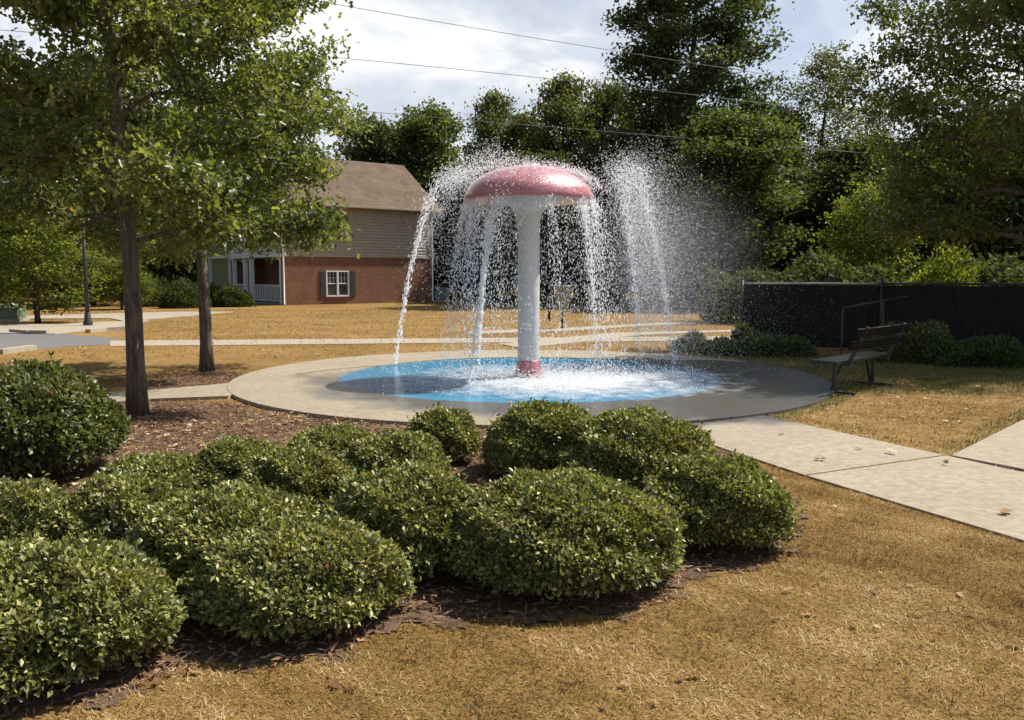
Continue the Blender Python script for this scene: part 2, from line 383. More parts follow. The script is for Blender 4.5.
q(lerp(low[2], low[3], 0.01), lerp(low[2], low[3], 1), hig[3], lerp(hig[2], hig[3], 0.135))
# filler between walk and apron
b.prism([G(640, 424), G(684, 437.5), G(738, 411.5), G(705, 402)], -0.05, 0.013)
tag(b.build('walkway', M['concrete'], bevel=0.005), kind='structure')
b = MB()
A0, A1 = G(951, 457.4), G(1090, 388); B0, B1 = G(1024, 471.5), G(1250, 398)
b.prism([A0, lerp(A0, A1, 0.55), lerp(B0, B1, 0.25), B0], -0.05, 0.023)
b.prism([lerp(A0, A1, 0.556), A1, B1, lerp(B0, B1, 0.256)], -0.05, 0.023)
tag(b.build('side_walkway', M['concrete'], bevel=0.005), kind='structure')
# short path going left from apron
b = MB(); b.prism([G(262, 383), G(150, 393), G(60, 399), G(-300, 420), G(-300, 440), G(60, 410), G(150, 402), G(228, 399)], -0.05, 0.045)
tag(b.build('side_path', M['concrete']), kind='structure')
# far pavement, its branches, road, drive and kerbs
b = MB()
b.prism([G(110, 341), G(740, 336.5), G(1000, 333), G(1000, 337), G(740, 340.5), G(110, 346.5)], -0.02, 0.012)
tag(b.build('far_pavement', M['farcon']), kind='structure')
b = MB()
b.prism([G(470, 331.5), G(560, 328.5), G(650, 323.5), G(740, 320), G(740, 321.5), G(650, 326), G(560, 331.5), G(470, 334.5)], -0.02, 0.016)
b.prism([G(500, 344.5), G(545, 339.6), G(620, 333), G(745, 330), G(745, 332), G(640, 335.6), G(560, 344.8), G(520, 348.5)], -0.02, 0.020)
tag(b.build('far_path', M['farcon']), kind='structure')
b = MB()
b.prism([G(-500, 365), G(0, 354), G(60, 347), G(125, 344), G(118, 338.5), G(60, 334), G(-500, 328)], -0.02, 0.006)
tag(b.build('road', M['asphalt']), kind='structure')
b = MB()
b.prism([G(-300, 329), G(55, 334.5), G(105, 329.5), G(150, 321), G(100, 322.5), G(60, 325), G(-300, 322)], -0.02, 0.026)
b.prism([G(125, 322), G(235, 312.2), G(180, 312.2), G(20, 316.5), G(20, 319.5), G(110, 318.8)], -0.02, 0.03)
tag(b.build('driveway', M['farcon']), kind='structure')
b = MB()
def curb(pts, w=0.16, h=0.11):
    for p, q_ in zip(pts[:-1], pts[1:]): b.bar((p[0], p[1], h/2-0.02), (q_[0], q_[1], h/2-0.02), w, h+0.04)
curb([G(12, 332.5), G(30, 334), G(48, 334)]); curb([G(88, 333), G(105, 331), G(128, 330)]); curb([G(-200, 359), G(0, 354.2), G(34, 349.8)])
tag(b.build('kerb', M['kerb']), kind='structure')

# mulch sheet: a gently lumpy grid
def sheet(poly, cell, z, amp, name, mat):
    xs = [p[0] for p in poly]; ys = [p[1] for p in poly]
    nx = int((max(xs)-min(xs))/cell)+2; ny = int((max(ys)-min(ys))/cell)+2
    gx = min(xs)+np.arange(nx)*cell; gy = min(ys)+np.arange(ny)*cell
    X, Y = np.meshgrid(gx, gy, indexing='ij')
    X = X+rng.uniform(-.35, .35, X.shape)*cell; Y = Y+rng.uniform(-.35, .35, Y.shape)*cell
    Z = z+amp*(np.sin(X*2.1+1)*np.cos(Y*1.7)+0.6*np.sin(X*5.3+Y*3.1)*np.cos(Y*6.1))+rng.uniform(-1, 1, X.shape)*amp*0.5
    V = np.stack([X, Y, Z], -1).reshape(-1, 3)
    i, k = np.meshgrid(np.arange(nx-1), np.arange(ny-1), indexing='ij'); a = (i*ny+k).ravel()
    cxm = X[:-1, :-1].ravel()+0.07*np.sin(Y[:-1, :-1].ravel()*17)+0.03*np.sin(Y[:-1, :-1].ravel()*43); cym = Y[:-1, :-1].ravel()+0.07*np.sin(X[:-1, :-1].ravel()*15)+0.03*np.sin(X[:-1, :-1].ravel()*37)
    keep = inpoly(cxm, cym, poly); rr = np.hypot(cxm-PX, cym-PY); keep &= rr > RA-0.05
    a = a[keep]; T = np.stack([a, a+ny, a+ny+1, a+1], 1)
    used, inv = np.unique(T, return_inverse=True)
    me = fastmesh(name, V[used], inv.reshape(T.shape), None, True)
    return link(name, me, mat)
tag(sheet(mulch_poly, 0.035, 0.008, 0.005, 'mulch_bed', M['mulch']), kind='structure')
tag(sheet(mulch_poly2, 0.05, 0.010, 0.006, 'tree_mulch', M['mulch']), kind='structure')

def concrete_mask(x, y):
    r = np.hypot(x-PX, y-PY) < RA+0.01
    for pl in ([low[0], low[1], low[2], low[3], hig[3], hig[2], hig[1], hig[0]], [A0, A1, B1, B0], [G(640, 424), G(684, 437.5), G(738, 411.5), G(705, 402)],
               [G(262, 383), G(150, 393), G(60, 399), G(-300, 420), G(-300, 440), G(60, 410), G(150, 402), G(228, 399)]):
        r |= inpoly(x, y, pl)
    return r
def scatter(n, y0, y1, hw):
    y = np.sqrt(rng.uniform(y0*y0, y1*y1, n)); x = rng.uniform(-1, 1, n)*hw*y; return x, y
def vnoise(x, y, s):   # cheap smooth value field for patches
    return (np.sin(x*s*1.3+1.7*np.sin(y*s*0.9))+np.sin(y*s*1.7+1.3*np.sin(x*s*1.1+2))+np.sin((x+y)*s*2.3+1.1))/3
def grass(n, y0, y1, hw, ln, wd, name, mat, mask=None, tilt=1.0, base=0.0):
    x, y = scatter(n, y0, y1, hw)
    k = ~concrete_mask(x, y)
    mj = 0.10*vnoise(x, y, 6)
    k &= ~(inpoly(x+mj, y+mj, mulch_poly) & (rng.random(n) > 0.05)); k &= ~inpoly(x, y, mulch_poly2)
    if mask is not None: k &= mask(x, y)
    x, y = x[k], y[k]; n = len(x)
    a = rng.uniform(0, 2*PI, n); h = np.stack([np.cos(a), np.sin(a), np.zeros(n)], 1)
    el = np.clip(rng.normal(0.42, 0.35, n)*tilt, 0.05, 1.4)
    clump = 0.65+0.5*(vnoise(x, y, 3.1)*0.5+0.5)
    l = rng.uniform(0.5, 1.3, n)*ln*clump; w = rng.uniform(0.7, 1.3, n)*wd
    P = np.stack([x, y, np.full(n, base)+0.002], 1)
    D = h*np.cos(el)[:, None]; D[:, 2] = np.sin(el)
    S = np.stack([-np.sin(a), np.cos(a), np.zeros(n)], 1)*w[:, None]/2
    mid = P+D*l[:, None]*0.55; tip = P+D*l[:, None]; tip[:, 2] -= l*0.12*np.cos(el)
    V = np.stack([P-S, P+S, mid+S*0.8, tip, mid-S*0.8], 1).reshape(-1, 3)
    T = (np.array([(0, 1, 2), (0, 2, 4), (4, 2, 3)])[None]+(np.arange(n)*5)[:, None, None]).reshape(-1, 3)
    r = np.clip(0.50+0.26*vnoise(x, y, 1.4)+0.30*vnoise(x+3, y, 4.3)+0.2*vnoise(x, y, 11)+rng.normal(0, 0.20, n), 0, 1)
    return link(name, fastmesh(name, V, T, np.repeat(r, 5)), mat)
tag(grass(230000, 2.0, 7.2, 0.75, 0.040, 0.0036, 'lawn_grass', M['straw']), 'dry golden brown grass of the near lawn', 'grass', kind='stuff')
tag(grass(110000, 7.2, 14, 0.75, 0.05, 0.008, 'lawn_grass', M['straw']), 'dry brown grass beside the walkway and pad', 'grass', kind='stuff')
tag(grass(60000, 17, 42, 0.62, 0.06, 0.024, 'lawn_grass', M['straw'], lambda x, y: ~inpoly(x, y, [G(-500, 365), G(0, 355), G(60, 348), G(125, 345), G(150, 321), G(-300, 321)]), base=0.0), 'dry brown grass of the far lawn', 'grass', kind='stuff')
def greenmask(x, y):
    d = []
    sh = (y > 12.2-0.08*(x-4)+0.25*vnoise(x, y, 2)) & (x > 4.6) & (y < 18)
    e1 = (np.abs((y-A0[1])-(A1[1]-A0[1])/(A1[0]-A0[0])*(x-A0[0])) < 0.35) & (x > 4) & (rng.random(len(x)) < 0.5) & (x < 8) & (x < A0[0]+(y-A0[1])*2.0+0.1)
    e2 = (np.abs(np.hypot(x-PX, y-PY)-RA-0.12) < 0.12) & (x > 2.2) & (y < 13)
    e3 = (np.hypot(x+0.15, (y-3.05)*1.0) < 0.16) & (rng.random(len(x)) < 0.6)
    e4 = (np.hypot(x+0.45, (y-9.0)*0.6) < 0.3) & (rng.random(len(x)) < 0.5)
    return sh | e1 | e2 | e3 | e4
tag(grass(60000, 2.0, 8, 0.8, 0.05, 0.004, 'green_grass', M['greengrass'], greenmask, tilt=1.6), 'few sparse green tufts in the near brown lawn', 'grass', kind='stuff')
tag(grass(260000, 8.0, 18, 0.75, 0.06, 0.008, 'green_grass', M['greengrass'], greenmask, tilt=1.6), 'sparse green grass under the shade tree and along the paving', 'grass', kind='stuff')

# mulch chips / pine straw
def chips(n, poly, name):
    xs = [p[0] for p in poly]; ys = [p[1] for p in poly]
    x = rng.uniform(max(min(xs), -9), max(xs), n); y = rng.uniform(min(ys), max(ys), n)
    k = inpoly(x+0.10*vnoise(x, y, 5)+rng.normal(0, .05, n), y+rng.normal(0, .05, n), poly) & (np.hypot(x-PX, y-PY) > RA+0.02) & (np.abs(x) < 0.8*y); x, y = x[k], y[k]; n = len(x)
    P = np.stack([x, y, rng.uniform(0.008, 0.030, n)], 1); a = rng.uniform(0, 2*PI, n)
    D = np.stack([np.cos(a), np.sin(a), rng.normal(0, 0.18, n)], 1); U = unit(np.stack([rng.normal(0, .4, n), rng.normal(0, .4, n), np.ones(n)], 1))
    return leaves(name, P, D, U, rng.uniform(0.02, 0.085, n), rng.uniform(0.005, 0.02, n), rng.beta(1.6, 2.2, n))
tag(link('mulch_chips', chips(110000, mulch_poly, 'mulch_chips'), M['chips']), 'loose bark chips strewn over the shrub bed', 'mulch', kind='stuff')
tag(link('mulch_chips', chips(9000, mulch_poly2, 'mulch_chips'), M['chips']), 'loose bark chips round the farther shade tree', 'mulch', kind='stuff')

# fallen leaves
def litter(x, y, z, smin, smax, name):
    n = len(x); P = np.stack([x, y, z+rng.uniform(0.004, 0.014, n)], 1); a = rng.uniform(0, 2*PI, n)
    D = np.stack([np.cos(a), np.sin(a), rng.normal(0, 0.10, n)], 1); U = unit(np.stack([rng.normal(0, .15, n), rng.normal(0, .15, n), np.ones(n)], 1))
    s = rng.uniform(smin, smax, n)
    return leaves(name, P, D, U, s, s*rng.uniform(0.5, 0.85, n), rng.random(n), True, 0.14)
x, y = scatter(700, 2.4, 7.5, 0.7); k = ~inpoly(x, y, mulch_poly) & ~concrete_mask(x, y) & (vnoise(x, y, 1.3)+rng.normal(0, .5, len(x)) > 0.55); x, y = x[k], y[k]
x2 = rng.uniform(2.2, 9, 1500); y2 = rng.uniform(8.5, 13.2, 1500); k = ~concrete_mask(x2, y2) & (y2 > 8.7); x2, y2 = x2[k][:420], y2[k][:420]
me = litter(np.concatenate([x, x2]), np.concatenate([y, y2]), 0.010, 0.025, 0.068, 'fallen_leaves')
tag(link('fallen_leaves', me, M['dead']), 'curled dead leaves scattered over the brown grass', 'fallen leaves', kind='stuff')
lx, ly = [], []
for (px, py) in ((690, 465), (862, 452), (897, 457), (947, 468), (1010, 515), (827, 463), (780, 436), (700, 432), (420, 395), (410, 394)):
    a, c_ = G(px, py); lx.append(a); ly.append(c_)
me = litter(np.array(lx), np.array(ly), 0.026, 0.06, 0.13, 'walkway_leaves'); tag(link('walkway_leaves', me, M['dead']), 'few dead leaves lying on the pale walkway', 'fallen leaves', kind='stuff')
xm = rng.uniform(-6, 1, 2600); ym = rng.uniform(4, 10.5, 2600); k = inpoly(xm, ym, mulch_poly) & (np.hypot(xm-PX, ym-PY) > RA) & (np.abs(xm) < .7*ym)
k &= ((ym > 6.6) & (vnoise(xm, ym, 1.1) > -0.3)) | (rng.random(len(xm)) < .1)
xm, ym = xm[k], ym[k]
tag(link('bed_leaves', litter(xm, ym, 0.03, 0.04, 0.09, 'bed_leaves'), M['dead']), 'dead leaves lying in the mulch between the shrubs', 'fallen leaves', kind='stuff')

# ------------------------------------------------------------------ shrubs
def shrub(box, label, seed, mat='shrub', dens=1.0, leaf=0.040, group='clipped evergreen shrubs in the mulch bed', hfac=1.0):
    r_ = np.random.default_rng(seed)
    x0, x1, yt, yb = box
    df = G(512, yb)[1]; w = (x1-x0)/2/F*0.955
    r = w*(df)/(1-w*0.8); cy = df+r*0.88
    zc = cy*cs+(HC-0.3)*sn; r = w*zc; cx = ((x0+x1)/2-512)/F*zc
    cy = df+r*0.88
    zt = AT(512, yt, cy+r*0.15)[2]*hfac
    root = empty('shrub', (cx, cy, 0.0), 0)
    tag(root, label, 'shrub', group)
    n = int((2*PI*r*r*0.6+2*PI*r*zt*0.7)*9500*dens*(0.040/leaf)**2)
    # directions over an ovoid
    d = unit(r_.normal(size=(n, 3))); d[:, 2] = np.abs(d[:, 2])*1.0-0.22*r_.random(n)
    d = unit(d)
    ph = r_.uniform(0, 6, 6)
    lump = 1+0.045*np.sin(4*np.arctan2(d[:, 1], d[:, 0])+ph[0]+2.2*d[:, 2])+0.04*np.sin(7*d[:, 0]+ph[1])*np.cos(6*d[:, 1]+ph[2])+0.04*np.sin(11*d[:, 2]+ph[3]+5*d[:, 0])
    lump += 0.025*np.sin(19*d[:, 0]+ph[4])*np.sin(17*d[:, 1]+ph[5]+9*d[:, 2])
    depth = 1-np.abs(r_.exponential(0.10, n)); depth = np.clip(depth, 0.25, 1)+np.where(r_.random(n) < 0.05, r_.uniform(0, 0.07, n), 0)
    sq = np.power(np.abs(d[:, :2]), 0.97)*np.sign(d[:, :2])
    zb = zt*0.32
    P = np.stack([sq[:, 0]*r*1.02, sq[:, 1]*r*0.98, np.where(d[:, 2] > 0, np.power(np.abs(d[:, 2]), 0.97)*(zt-zb), d[:, 2]*zb*2.6)], 1)*(lump*depth)[:, None]
    P[:, 2] += zb; P[:, 2] = np.maximum(P[:, 2], 0.03+0.05*r_.random(n))
    # leafy sprays: leaves come in small whorls at shoot tips
    out = unit(P-np.array([0, 0, zt*0.25])); 
    sh = r_.integers(0, n, 70); near_ = r_.random(n) < 0.02
    tgt = P[sh[r_.integers(0, 70, n)]]; grow = r_.uniform(0.0, 0.07, n)[:, None]
    P = np.where(near_[:, None], tgt*(1+0.02)+unit(tgt-np.array([0, 0, zt*.2]))*grow+r_.normal(0, .006, (n, 3)), P)
    D = unit(out*0.6+r_.normal(size=(n, 3))*0.65+np.array([0, 0, 0.25]))
    U = unit(out*0.55+np.array([0.3, 0.15, 0.85])+r_.normal(size=(n, 3))*0.40)
    Lf = r_.uniform(0.7, 1.3, n)*leaf; Wf = Lf*r_.uniform(0.5, 0.68, n)
    rn = np.clip(r_.beta(2.0, 2.6, n)+0.10*np.sin(5*P[:, 0]/r+ph[0])*np.cos(6*P[:, 1]/r+ph[1]), 0, 0.955)
    if mat == 'shrub':
        redz = (r_.random(n) < 0.012) & (P[:, 2] > zt*0.6); rn[redz] = 1
    else:
        redz = (r_.random(n) < 0.07) & (depth > 0.98) & (P[:, 2] > zt*0.8); rn[redz] = 1
    o = link('foliage', leaves('foliage', P, D, U, Lf, Wf, rn), M[mat], root)
    st = MB()
    for k in range(14):
        a = 2*PI*k/14+r_.uniform(-.2, .2); e = r_.uniform(0.35, 1.2); l1 = 0.82
        tip = Vector((math.cos(a)*math.cos(e)*r*l1, math.sin(a)*math.cos(e)*r*l1, 0.05+math.sin(e)*zt*l1*0.85))
        mid = tip*0.5+Vector((0, 0, 0.04)); st.tube([(0.02*math.cos(a), 0.02*math.sin(a), 0), mid, tip], [0.014, 0.009, 0.003], 5)
        for q_ in range(3):
            t = mid.lerp(tip, 0.2+0.25*q_); st.tube([t, t+Vector((r_.uniform(-.15, .15), r_.uniform(-.15, .15), r_.uniform(0, .16)))], [0.006, 0.002], 4)
    st.build('stem', M['wood'], root)
    return root
SH = [
 ((-80, 114, 368, 496), 'tall dark broad-leaved shrub at the left edge beside the near tree trunk', 'shrub2', 0.052),
 ((-75, 168, 546, 712), 'low rounded shrub in the bottom left corner, nearest to the viewer', 'shrub', 0.0315),
 ((192, 402, 524, 652), 'low rounded shrub in the front row left of centre, with reddish tips', 'shrub', 0.0315),
 ((128, 322, 490, 612), 'shrub tucked behind the front row, between the corner shrub and the reddish tipped one', 'shrub', 0.0315),
 ((56, 190, 478, 578), 'small shrub right behind the bottom left corner shrub', 'shrub', 0.0315),
 ((-50, 76, 484, 585), 'shrub at the left edge just below the tall broad-leaved one', 'shrub', 0.0315),
 ((326, 486, 468, 590), 'shrub in the middle of the bed left of the big front centre dome', 'shrub', 0.0315),
 ((446, 678, 475, 612), 'big clipped dome at the front centre of the bed with a dark shadow below it', 'shrub', 0.0315),
 ((640, 790, 457, 562), 'rounded shrub at the right end of the bed next to the brown lawn', 'shrub', 0.0315),
 ((556, 714, 412, 502), 'dark rounded shrub in the back row near the walkway', 'shrub', 0.0315),
 ((483, 608, 402, 487), 'upright dark shrub in the back row directly in front of the fountain', 'shrub', 0.0315),
 ((404, 480, 410, 470), 'smallest shrub standing alone at the back of the bed below the blue pool', 'shrub', 0.0315),
 ((340, 448, 434, 492), 'shrub just below left of the smallest lone shrub', 'shrub', 0.0315),
 ((285, 382, 427, 478), 'farthest shrub at the back of the bed below the pale paved rim', 'shrub', 0.0315),
 ((238, 352, 448, 524), 'spreading shrub in the middle of the left half of the bed', 'shrub', 0.0315),
 ((186, 292, 440, 506), 'shrub in the back row below the bare mulch, left of the farthest one', 'shrub', 0.0315),
 ((98, 206, 455, 518), 'low shrub at the back left beside the leaf litter', 'shrub', 0.0315),
]
for i, (bx, lb, mt, lf) in enumerate(SH): shrub(bx, lb, 100+i, mt, 1.0, lf)

# ------------------------------------------------------------------ trees
def tree_data(seed, H, tr, base, prof, nl, nleaf, leaf, up=0.5, sig=0.22, lean=(0, 0), twigs=5, asp=0.5, clump=1.0):
    r = np.random.default_rng(seed); wood = MB()
    ph = r.uniform(0, 6, 3)
    def trunk(t): return Vector((lean[0]*t*H+0.015*H*math.sin(2.3*t*PI+ph[0])*t, lean[1]*t*H+0.015*H*math.cos(1.9*t*PI+ph[1])*t, t*H*0.97))
    ts = [i/14 for i in range(15)]
    wood.tube([trunk(t) for t in ts], [tr*(1.28 if t == 0 else 1)*(1-t)**0.8+0.012 for t in ts], 12)
    segs = []
    for i in range(nl):
        t = base/H+(1-base/H)*((i+r.uniform(-.3, .3)+0.5)/nl); t = min(max(t, base/H), 0.985)
        az = i*2.399+r.uniform(-.5, .5); tt = (t-base/H)/(1-base/H)
        Rm = prof(tt)*r.uniform(0.72, 1.12)
        p0 = trunk(t); rise = up*Rm*(0.25+tt*1.1)
        d = Vector((math.cos(az), math.sin(az), 0))
        pts = [p0]
        for k in range(1, 6):
            s = k/5; pts.append(p0+d*Rm*s+Vector((0, 0, rise*s**0.8))+Vector((r.normal(), r.normal(), r.normal()))*0.04*Rm)
        r0 = max(tr*(1-t)*0.5, 0.012)*min(1, 0.4+Rm/3); wood.tube(pts, [r0*(1-0.85*k/5) for k in range(6)], 6, False)
        for k in range(1, 6):
            wgt = 1.0
            segs.append((pts[k-1] if k > 1 else pts[0].lerp(pts[1], .5), pts[k], 0.5 if k < 2 else 1.0))
        for q_ in range(twigs):
            s = 0.25+0.75*(q_+r.random())/twigs; k = min(int(s*5), 4); a = pts[k].lerp(pts[k+1], s*5-k) if k < 5 else pts[5]
            az2 = az+r.choice([-1, 1])*r.uniform(0.4, 1.3); l2 = Rm*r.uniform(0.22, 0.48)*(1.15-0.5*s)+0.15*leaf/0.1*0.5
            e = a+Vector((math.cos(az2)*l2, math.sin(az2)*l2, r.uniform(-0.15, 0.55)*l2))
            wood.tube([a, a.lerp(e, .5)+Vector((0, 0, 0.05*l2)), e], [r0*0.35, r0*0.22, 0.004], 4, False)
            segs.append((a, e, 1.6))
            for _ in range(2):
                a2 = a.lerp(e, r.uniform(.3, .9)); az3 = az2+r.uniform(-1.2, 1.2); l3 = l2*r.uniform(.3, .6)
                e2 = a2+Vector((math.cos(az3)*l3, math.sin(az3)*l3, r.uniform(-.3, .6)*l3)); segs.append((a2, e2, 1.1))
                wood.tube([a2, e2], [max(r0*.15, .004), 0.003], 3, False)
    A = np.array([list(s[0]) for s in segs]); B = np.array([list(s[1]) for s in segs])
    w = np.array([s[2]*(s[1]-s[0]).length for s in segs])*r.uniform(1-0.75*clump, 1.0+0.5*clump, len(segs)); w /= w.sum()
    id_ = r.choice(len(segs), nleaf, p=w); t = r.beta(1.5, 1.1, nleaf)[:, None]
    P = A[id_]*(1-t)+B[id_]*t+r.normal(size=(nleaf, 3))*sig*np.array([1, 1, 0.75])
    P[:, 2] = np.maximum(P[:, 2], base*0.75)
    D = unit(r.normal(size=(nleaf, 3))+np.array([0, 0, -0.15])); U = unit(r.normal(size=(nleaf, 3))*0.6+np.array([0.3, 0, 0.8]))
    Lf = r.uniform(0.65, 1.25, nleaf)*leaf
    tone = r.normal(0, 0.12, len(segs))[id_]
    rn = np.clip(r.beta(2, 2.3, nleaf)+tone, 0, 0.985); rn[r.random(nleaf) < 0.003] = 1
    return wood, P, D, U, Lf, Lf*asp*r.uniform(.8, 1.2, nleaf), rn
def copy_thing(o, loc, rz, scale, label):
    c = o.copy(); C.objects.link(c); c.location = loc; c.rotation_euler = (0, 0, rz); c.scale = scale; c['label'] = label
    for ch in list(o.children):
        d = ch.copy(); C.objects.link(d); d.parent = c
    return c
def tree_thing(name, loc, data, leafm, barkm, label, cat, group=None, rz=0, lobed=False):
    wood, P, D, U, Lf, Wf, rn = data
    root = empty(name, loc, rz); tag(root, label, cat, group)
    wood.build('trunk', M[barkm], root)
    link('crown', leaves('crown', P, D, U, Lf, Wf, rn, lobed), M[leafm], root)
    return root
oakprof = lambda t: 2.5*(0.55+0.9*t)*(1-t)**0.45 if t < 1 else 0.1
# near shade tree
p = G(134, 417)
d1 = tree_data(11, 8.8, 0.100, 2.1, lambda t: 2.75*(0.72+0.6*t)*max(1-t, 0.02)**0.5, 38, 40000, 0.105, 0.55, 0.16, (-0.012, 0.0))
tree_thing('oak_tree', (p[0], p[1]+0.1, 0), d1, 'oak', 'bark', 'nearer shade tree with grey-brown trunk rising from the mulch bed by the tall shrub', 'tree', 'young oak shade trees', 0.6, True)
p = G(205, 373)
d2 = tree_data(23, 7.3, 0.100, 2.0, lambda t: 3.2*(0.78+0.45*t)*max(1-t, 0.02)**0.5, 42, 46000, 0.108, 0.5, 0.16, (0.01, 0.0))
# the twiggy shoot low on the near trunk belongs to the lawn side
tree_thing('oak_tree', (p[0], p[1]+0.1, 0), d2, 'oak', 'bark', 'farther shade tree in its own mulch ring between the near trunk and the pool', 'tree', 'young oak shade trees', 2.1, True)
# right shade tree behind the fence, trunk out of frame
d3 = tree_data(37, 12.0, 0.2, 2.2, lambda t: 4.1*(0.85+0.75*t)*max(1-t, 0.02)**0.45, 50, 62000, 0.135, 0.4, 0.25, (0, 0))
big = tree_thing('oak_tree', (11.5, 18.7, 0), d3, 'oak', 'bark', 'large leafy tree overhanging the dark fence at the right edge', 'tree', None, 1.0, True)

copy_thing(big, (16.8, 20.8, 0), 3.3, (1, 1, 1), 'second large leafy tree, unseen beyond the right edge, added to shade the fence')  # copy out of view, added to keep the right of the fence shaded
# background trees -- five kinds, copied
def kind(seed, H, R, nl, leafm, name, base, n=15000, leaf=0.24, up=.5, sig=.38, clump=1.0, tr=0.2, shape=0):
    pr = [lambda t: R*(0.7+0.7*t)*max(1-t, .02)**.5, lambda t: R*(1-0.75*t)+0.3, lambda t: R*(0.55+1.0*t)*max(1-t, .02)**.38][shape]
    return tree_data(seed, H, tr, base, pr, nl, n, leaf, up, sig, (0, 0), 5, 0.6, clump), leafm, name
def H_(ytop, Y): return HC+(275-ytop)/F*Y*1.0
kinds = {
 'round': kind(51, 12, 3.6, 34, 'far1', 'broadleaf_tree', 0.8, 26000, 0.25, .55, .40, .5),
 'dark': kind(52, 12, 3.4, 34, 'far2', 'broadleaf_tree', 0.8, 26000, 0.26, .55, .42, .5),
 'autumn': kind(53, 14, 3.3, 34, 'far3', 'broadleaf_tree', 1.0, 26000, 0.24, .5, .40, .8),
 'thin': kind(54, 15, 3.0, 36, 'far3', 'broadleaf_tree', 1.5, 22000, 0.15, .9, .30, 1.0, .16),
 'tall': kind(55, 22, 4.6, 46, 'far2', 'tall_tree', 3.5, 46000, 0.27, .35, .42, 1.0, .3, 2),
 'bright': kind(56, 6, 2.4, 24, 'far4', 'small_tree', 0.6, 14000, 0.15, .6, .28, .5, .09),
}
firsts = {}
def bg(kd, px, Y, ytop, label, wpx=None, group='trees beyond the lawn'):
    (data, lm, nm) = kinds[kd]; x, y = XY(px, Y)
    h0 = {'round': 12, 'dark': 12, 'autumn': 14, 'thin': 15, 'tall': 22, 'bright': 6}[kd]
    H = AT(px, ytop, Y)[2]; sz = H/h0*1.02
    r0 = {'round': 3.6, 'dark': 3.4, 'autumn': 3.3, 'thin': 3.0, 'tall': 4.6, 'bright': 2.4}[kd]*0.95
    sx = sz if wpx is None else (wpx/2/F*Y)/r0
    if kd not in firsts:
        o = tree_thing(nm, (x, y, 0), data, lm, 'farbark', label, 'tree', group, px*0.37); o.scale = (sx, sx, sz); firsts[kd] = o
    else: o = copy_thing(firsts[kd], (x, y, 0), px*0.37, (sx, sx, sz), label)
    return o
bg('tall', 690, 50, -60, 'tallest dark tree towering above the right side of the spray', 165)
bg('round', 430, 66, 116, 'rounded green tree rising directly right of the brown roof', 105)
bg('dark', 375, 63, 128, 'dark tree behind the roof ridge of the brick house', 90)
bg('autumn', 494, 60, 98, 'tree above the left rim of the red mushroom cap', 75)
bg('autumn', 562, 60, 82, 'tree with reddish leaves above the middle of the mushroom cap', 95)
bg('round', 612, 62, 92, 'green tree just left of the tallest dark tree', 80)
bg('dark', 474, 66, 170, 'low dark tree between the house corner and the mushroom cap', 90)
bg('dark', 540, 54, 160, 'low dark tree directly behind the mushroom cap', 120)
bg('dark', 620, 50, 140, 'dark tree behind the right hand spray', 110)
bg('round', 722, 43, 122, 'full olive green tree in front of the tallest tree, right of the spray', 150)
bg('dark', 395, 66, 135, 'dark tree just behind the right end of the brown roof', 110)
bg('autumn', 525, 64, 118, 'olive tree filling the gap left of the reddish one', 100)
bg('round', 655, 60, 120, 'green tree partly hidden by the right hand spray', 110)
bg('round', 768, 58, 120, 'green tree between the full olive one and the feathery one', 100)
bg('dark', 850, 46, 150, 'dark tree left of the overhanging crown above the bench', 120)
bg('thin', 818, 55, 58, 'thin feathery tree with sky showing through, left of the leafy right edge', 110)
bg('dark', 790, 50, 175, 'dark tree under the thin feathery one', 100)
bg('thin', 868, 52, 100, 'sparse tree between the feathery one and the overhanging crown', 90)
bg('round', 905, 38, 150, 'green tree just above the right hand fence', 120)
bg('dark', 975, 36, 120, 'dark tree behind the fence near the right edge', 150)
bg('dark', 1070, 36, 100, 'dark tree behind the fence at the very right edge', 160)
bg('bright', 870, 33, 195, 'yellow-green small tree just over the fence behind the bench', 110)
bg('bright', 38, 30, 205, 'small bright green tree beside the green utility box', 120)
bg('dark', 10, 44, 90, 'dark tree at the far left edge behind the small bright one', 160)
bg('dark', 90, 48, 110, 'dark tree behind the black lamp post', 150)
bg('round', 150, 60, 120, 'green tree behind the near shade trunk', 130)
bg('dark', 200, 70, 130, 'dark tree behind the green sided wing', 130)
bg('round', 275, 74, 120, 'green tree hidden behind the porch end of the house', 130)
bg('bright', 122, 42, 262, 'small light green tree by the parked side of the drive', 60)

# far-off wood that reads as one dark mass
def wood_mass():
    path = [(-70, 58), (-38, 62), (-26, 70), (-6, 72), (2, 60), (12, 53), (26, 46), (45, 40)]
    seg = [math.dist(path[i], path[i+1]) for i in range(len(path)-1)]; cum = np.concatenate([[0], np.cumsum(seg)])
    n = 130000; t = rng.uniform(0, cum[-1], n); px_ = np.interp(t, cum, [p[0] for p in path]); py_ = np.interp(t, cum, [p[1] for p in path])
    top = 8.6+1.5*np.sin(t*0.35)+1.1*np.sin(t*0.9+2)+0.7*np.sin(t*2.3)
    z = top*rng.beta(1.2, 1.15, n); depth = rng.normal(0, 1.3, n)*(1-0.3*z/top)
    P = np.stack([px_+rng.normal(0, .3, n), py_+2+depth, z], 1)
    return leaves('woodland_edge', P, rvec(n), rvec(n), rng.uniform(.25, .5, n), rng.uniform(.15, .32, n), rng.beta(1.5, 2.6, n))
tag(link('woodland_edge', wood_mass(), M['far2']), 'dark mass of undergrowth closing the view behind the lawn', 'woodland', kind='stuff')
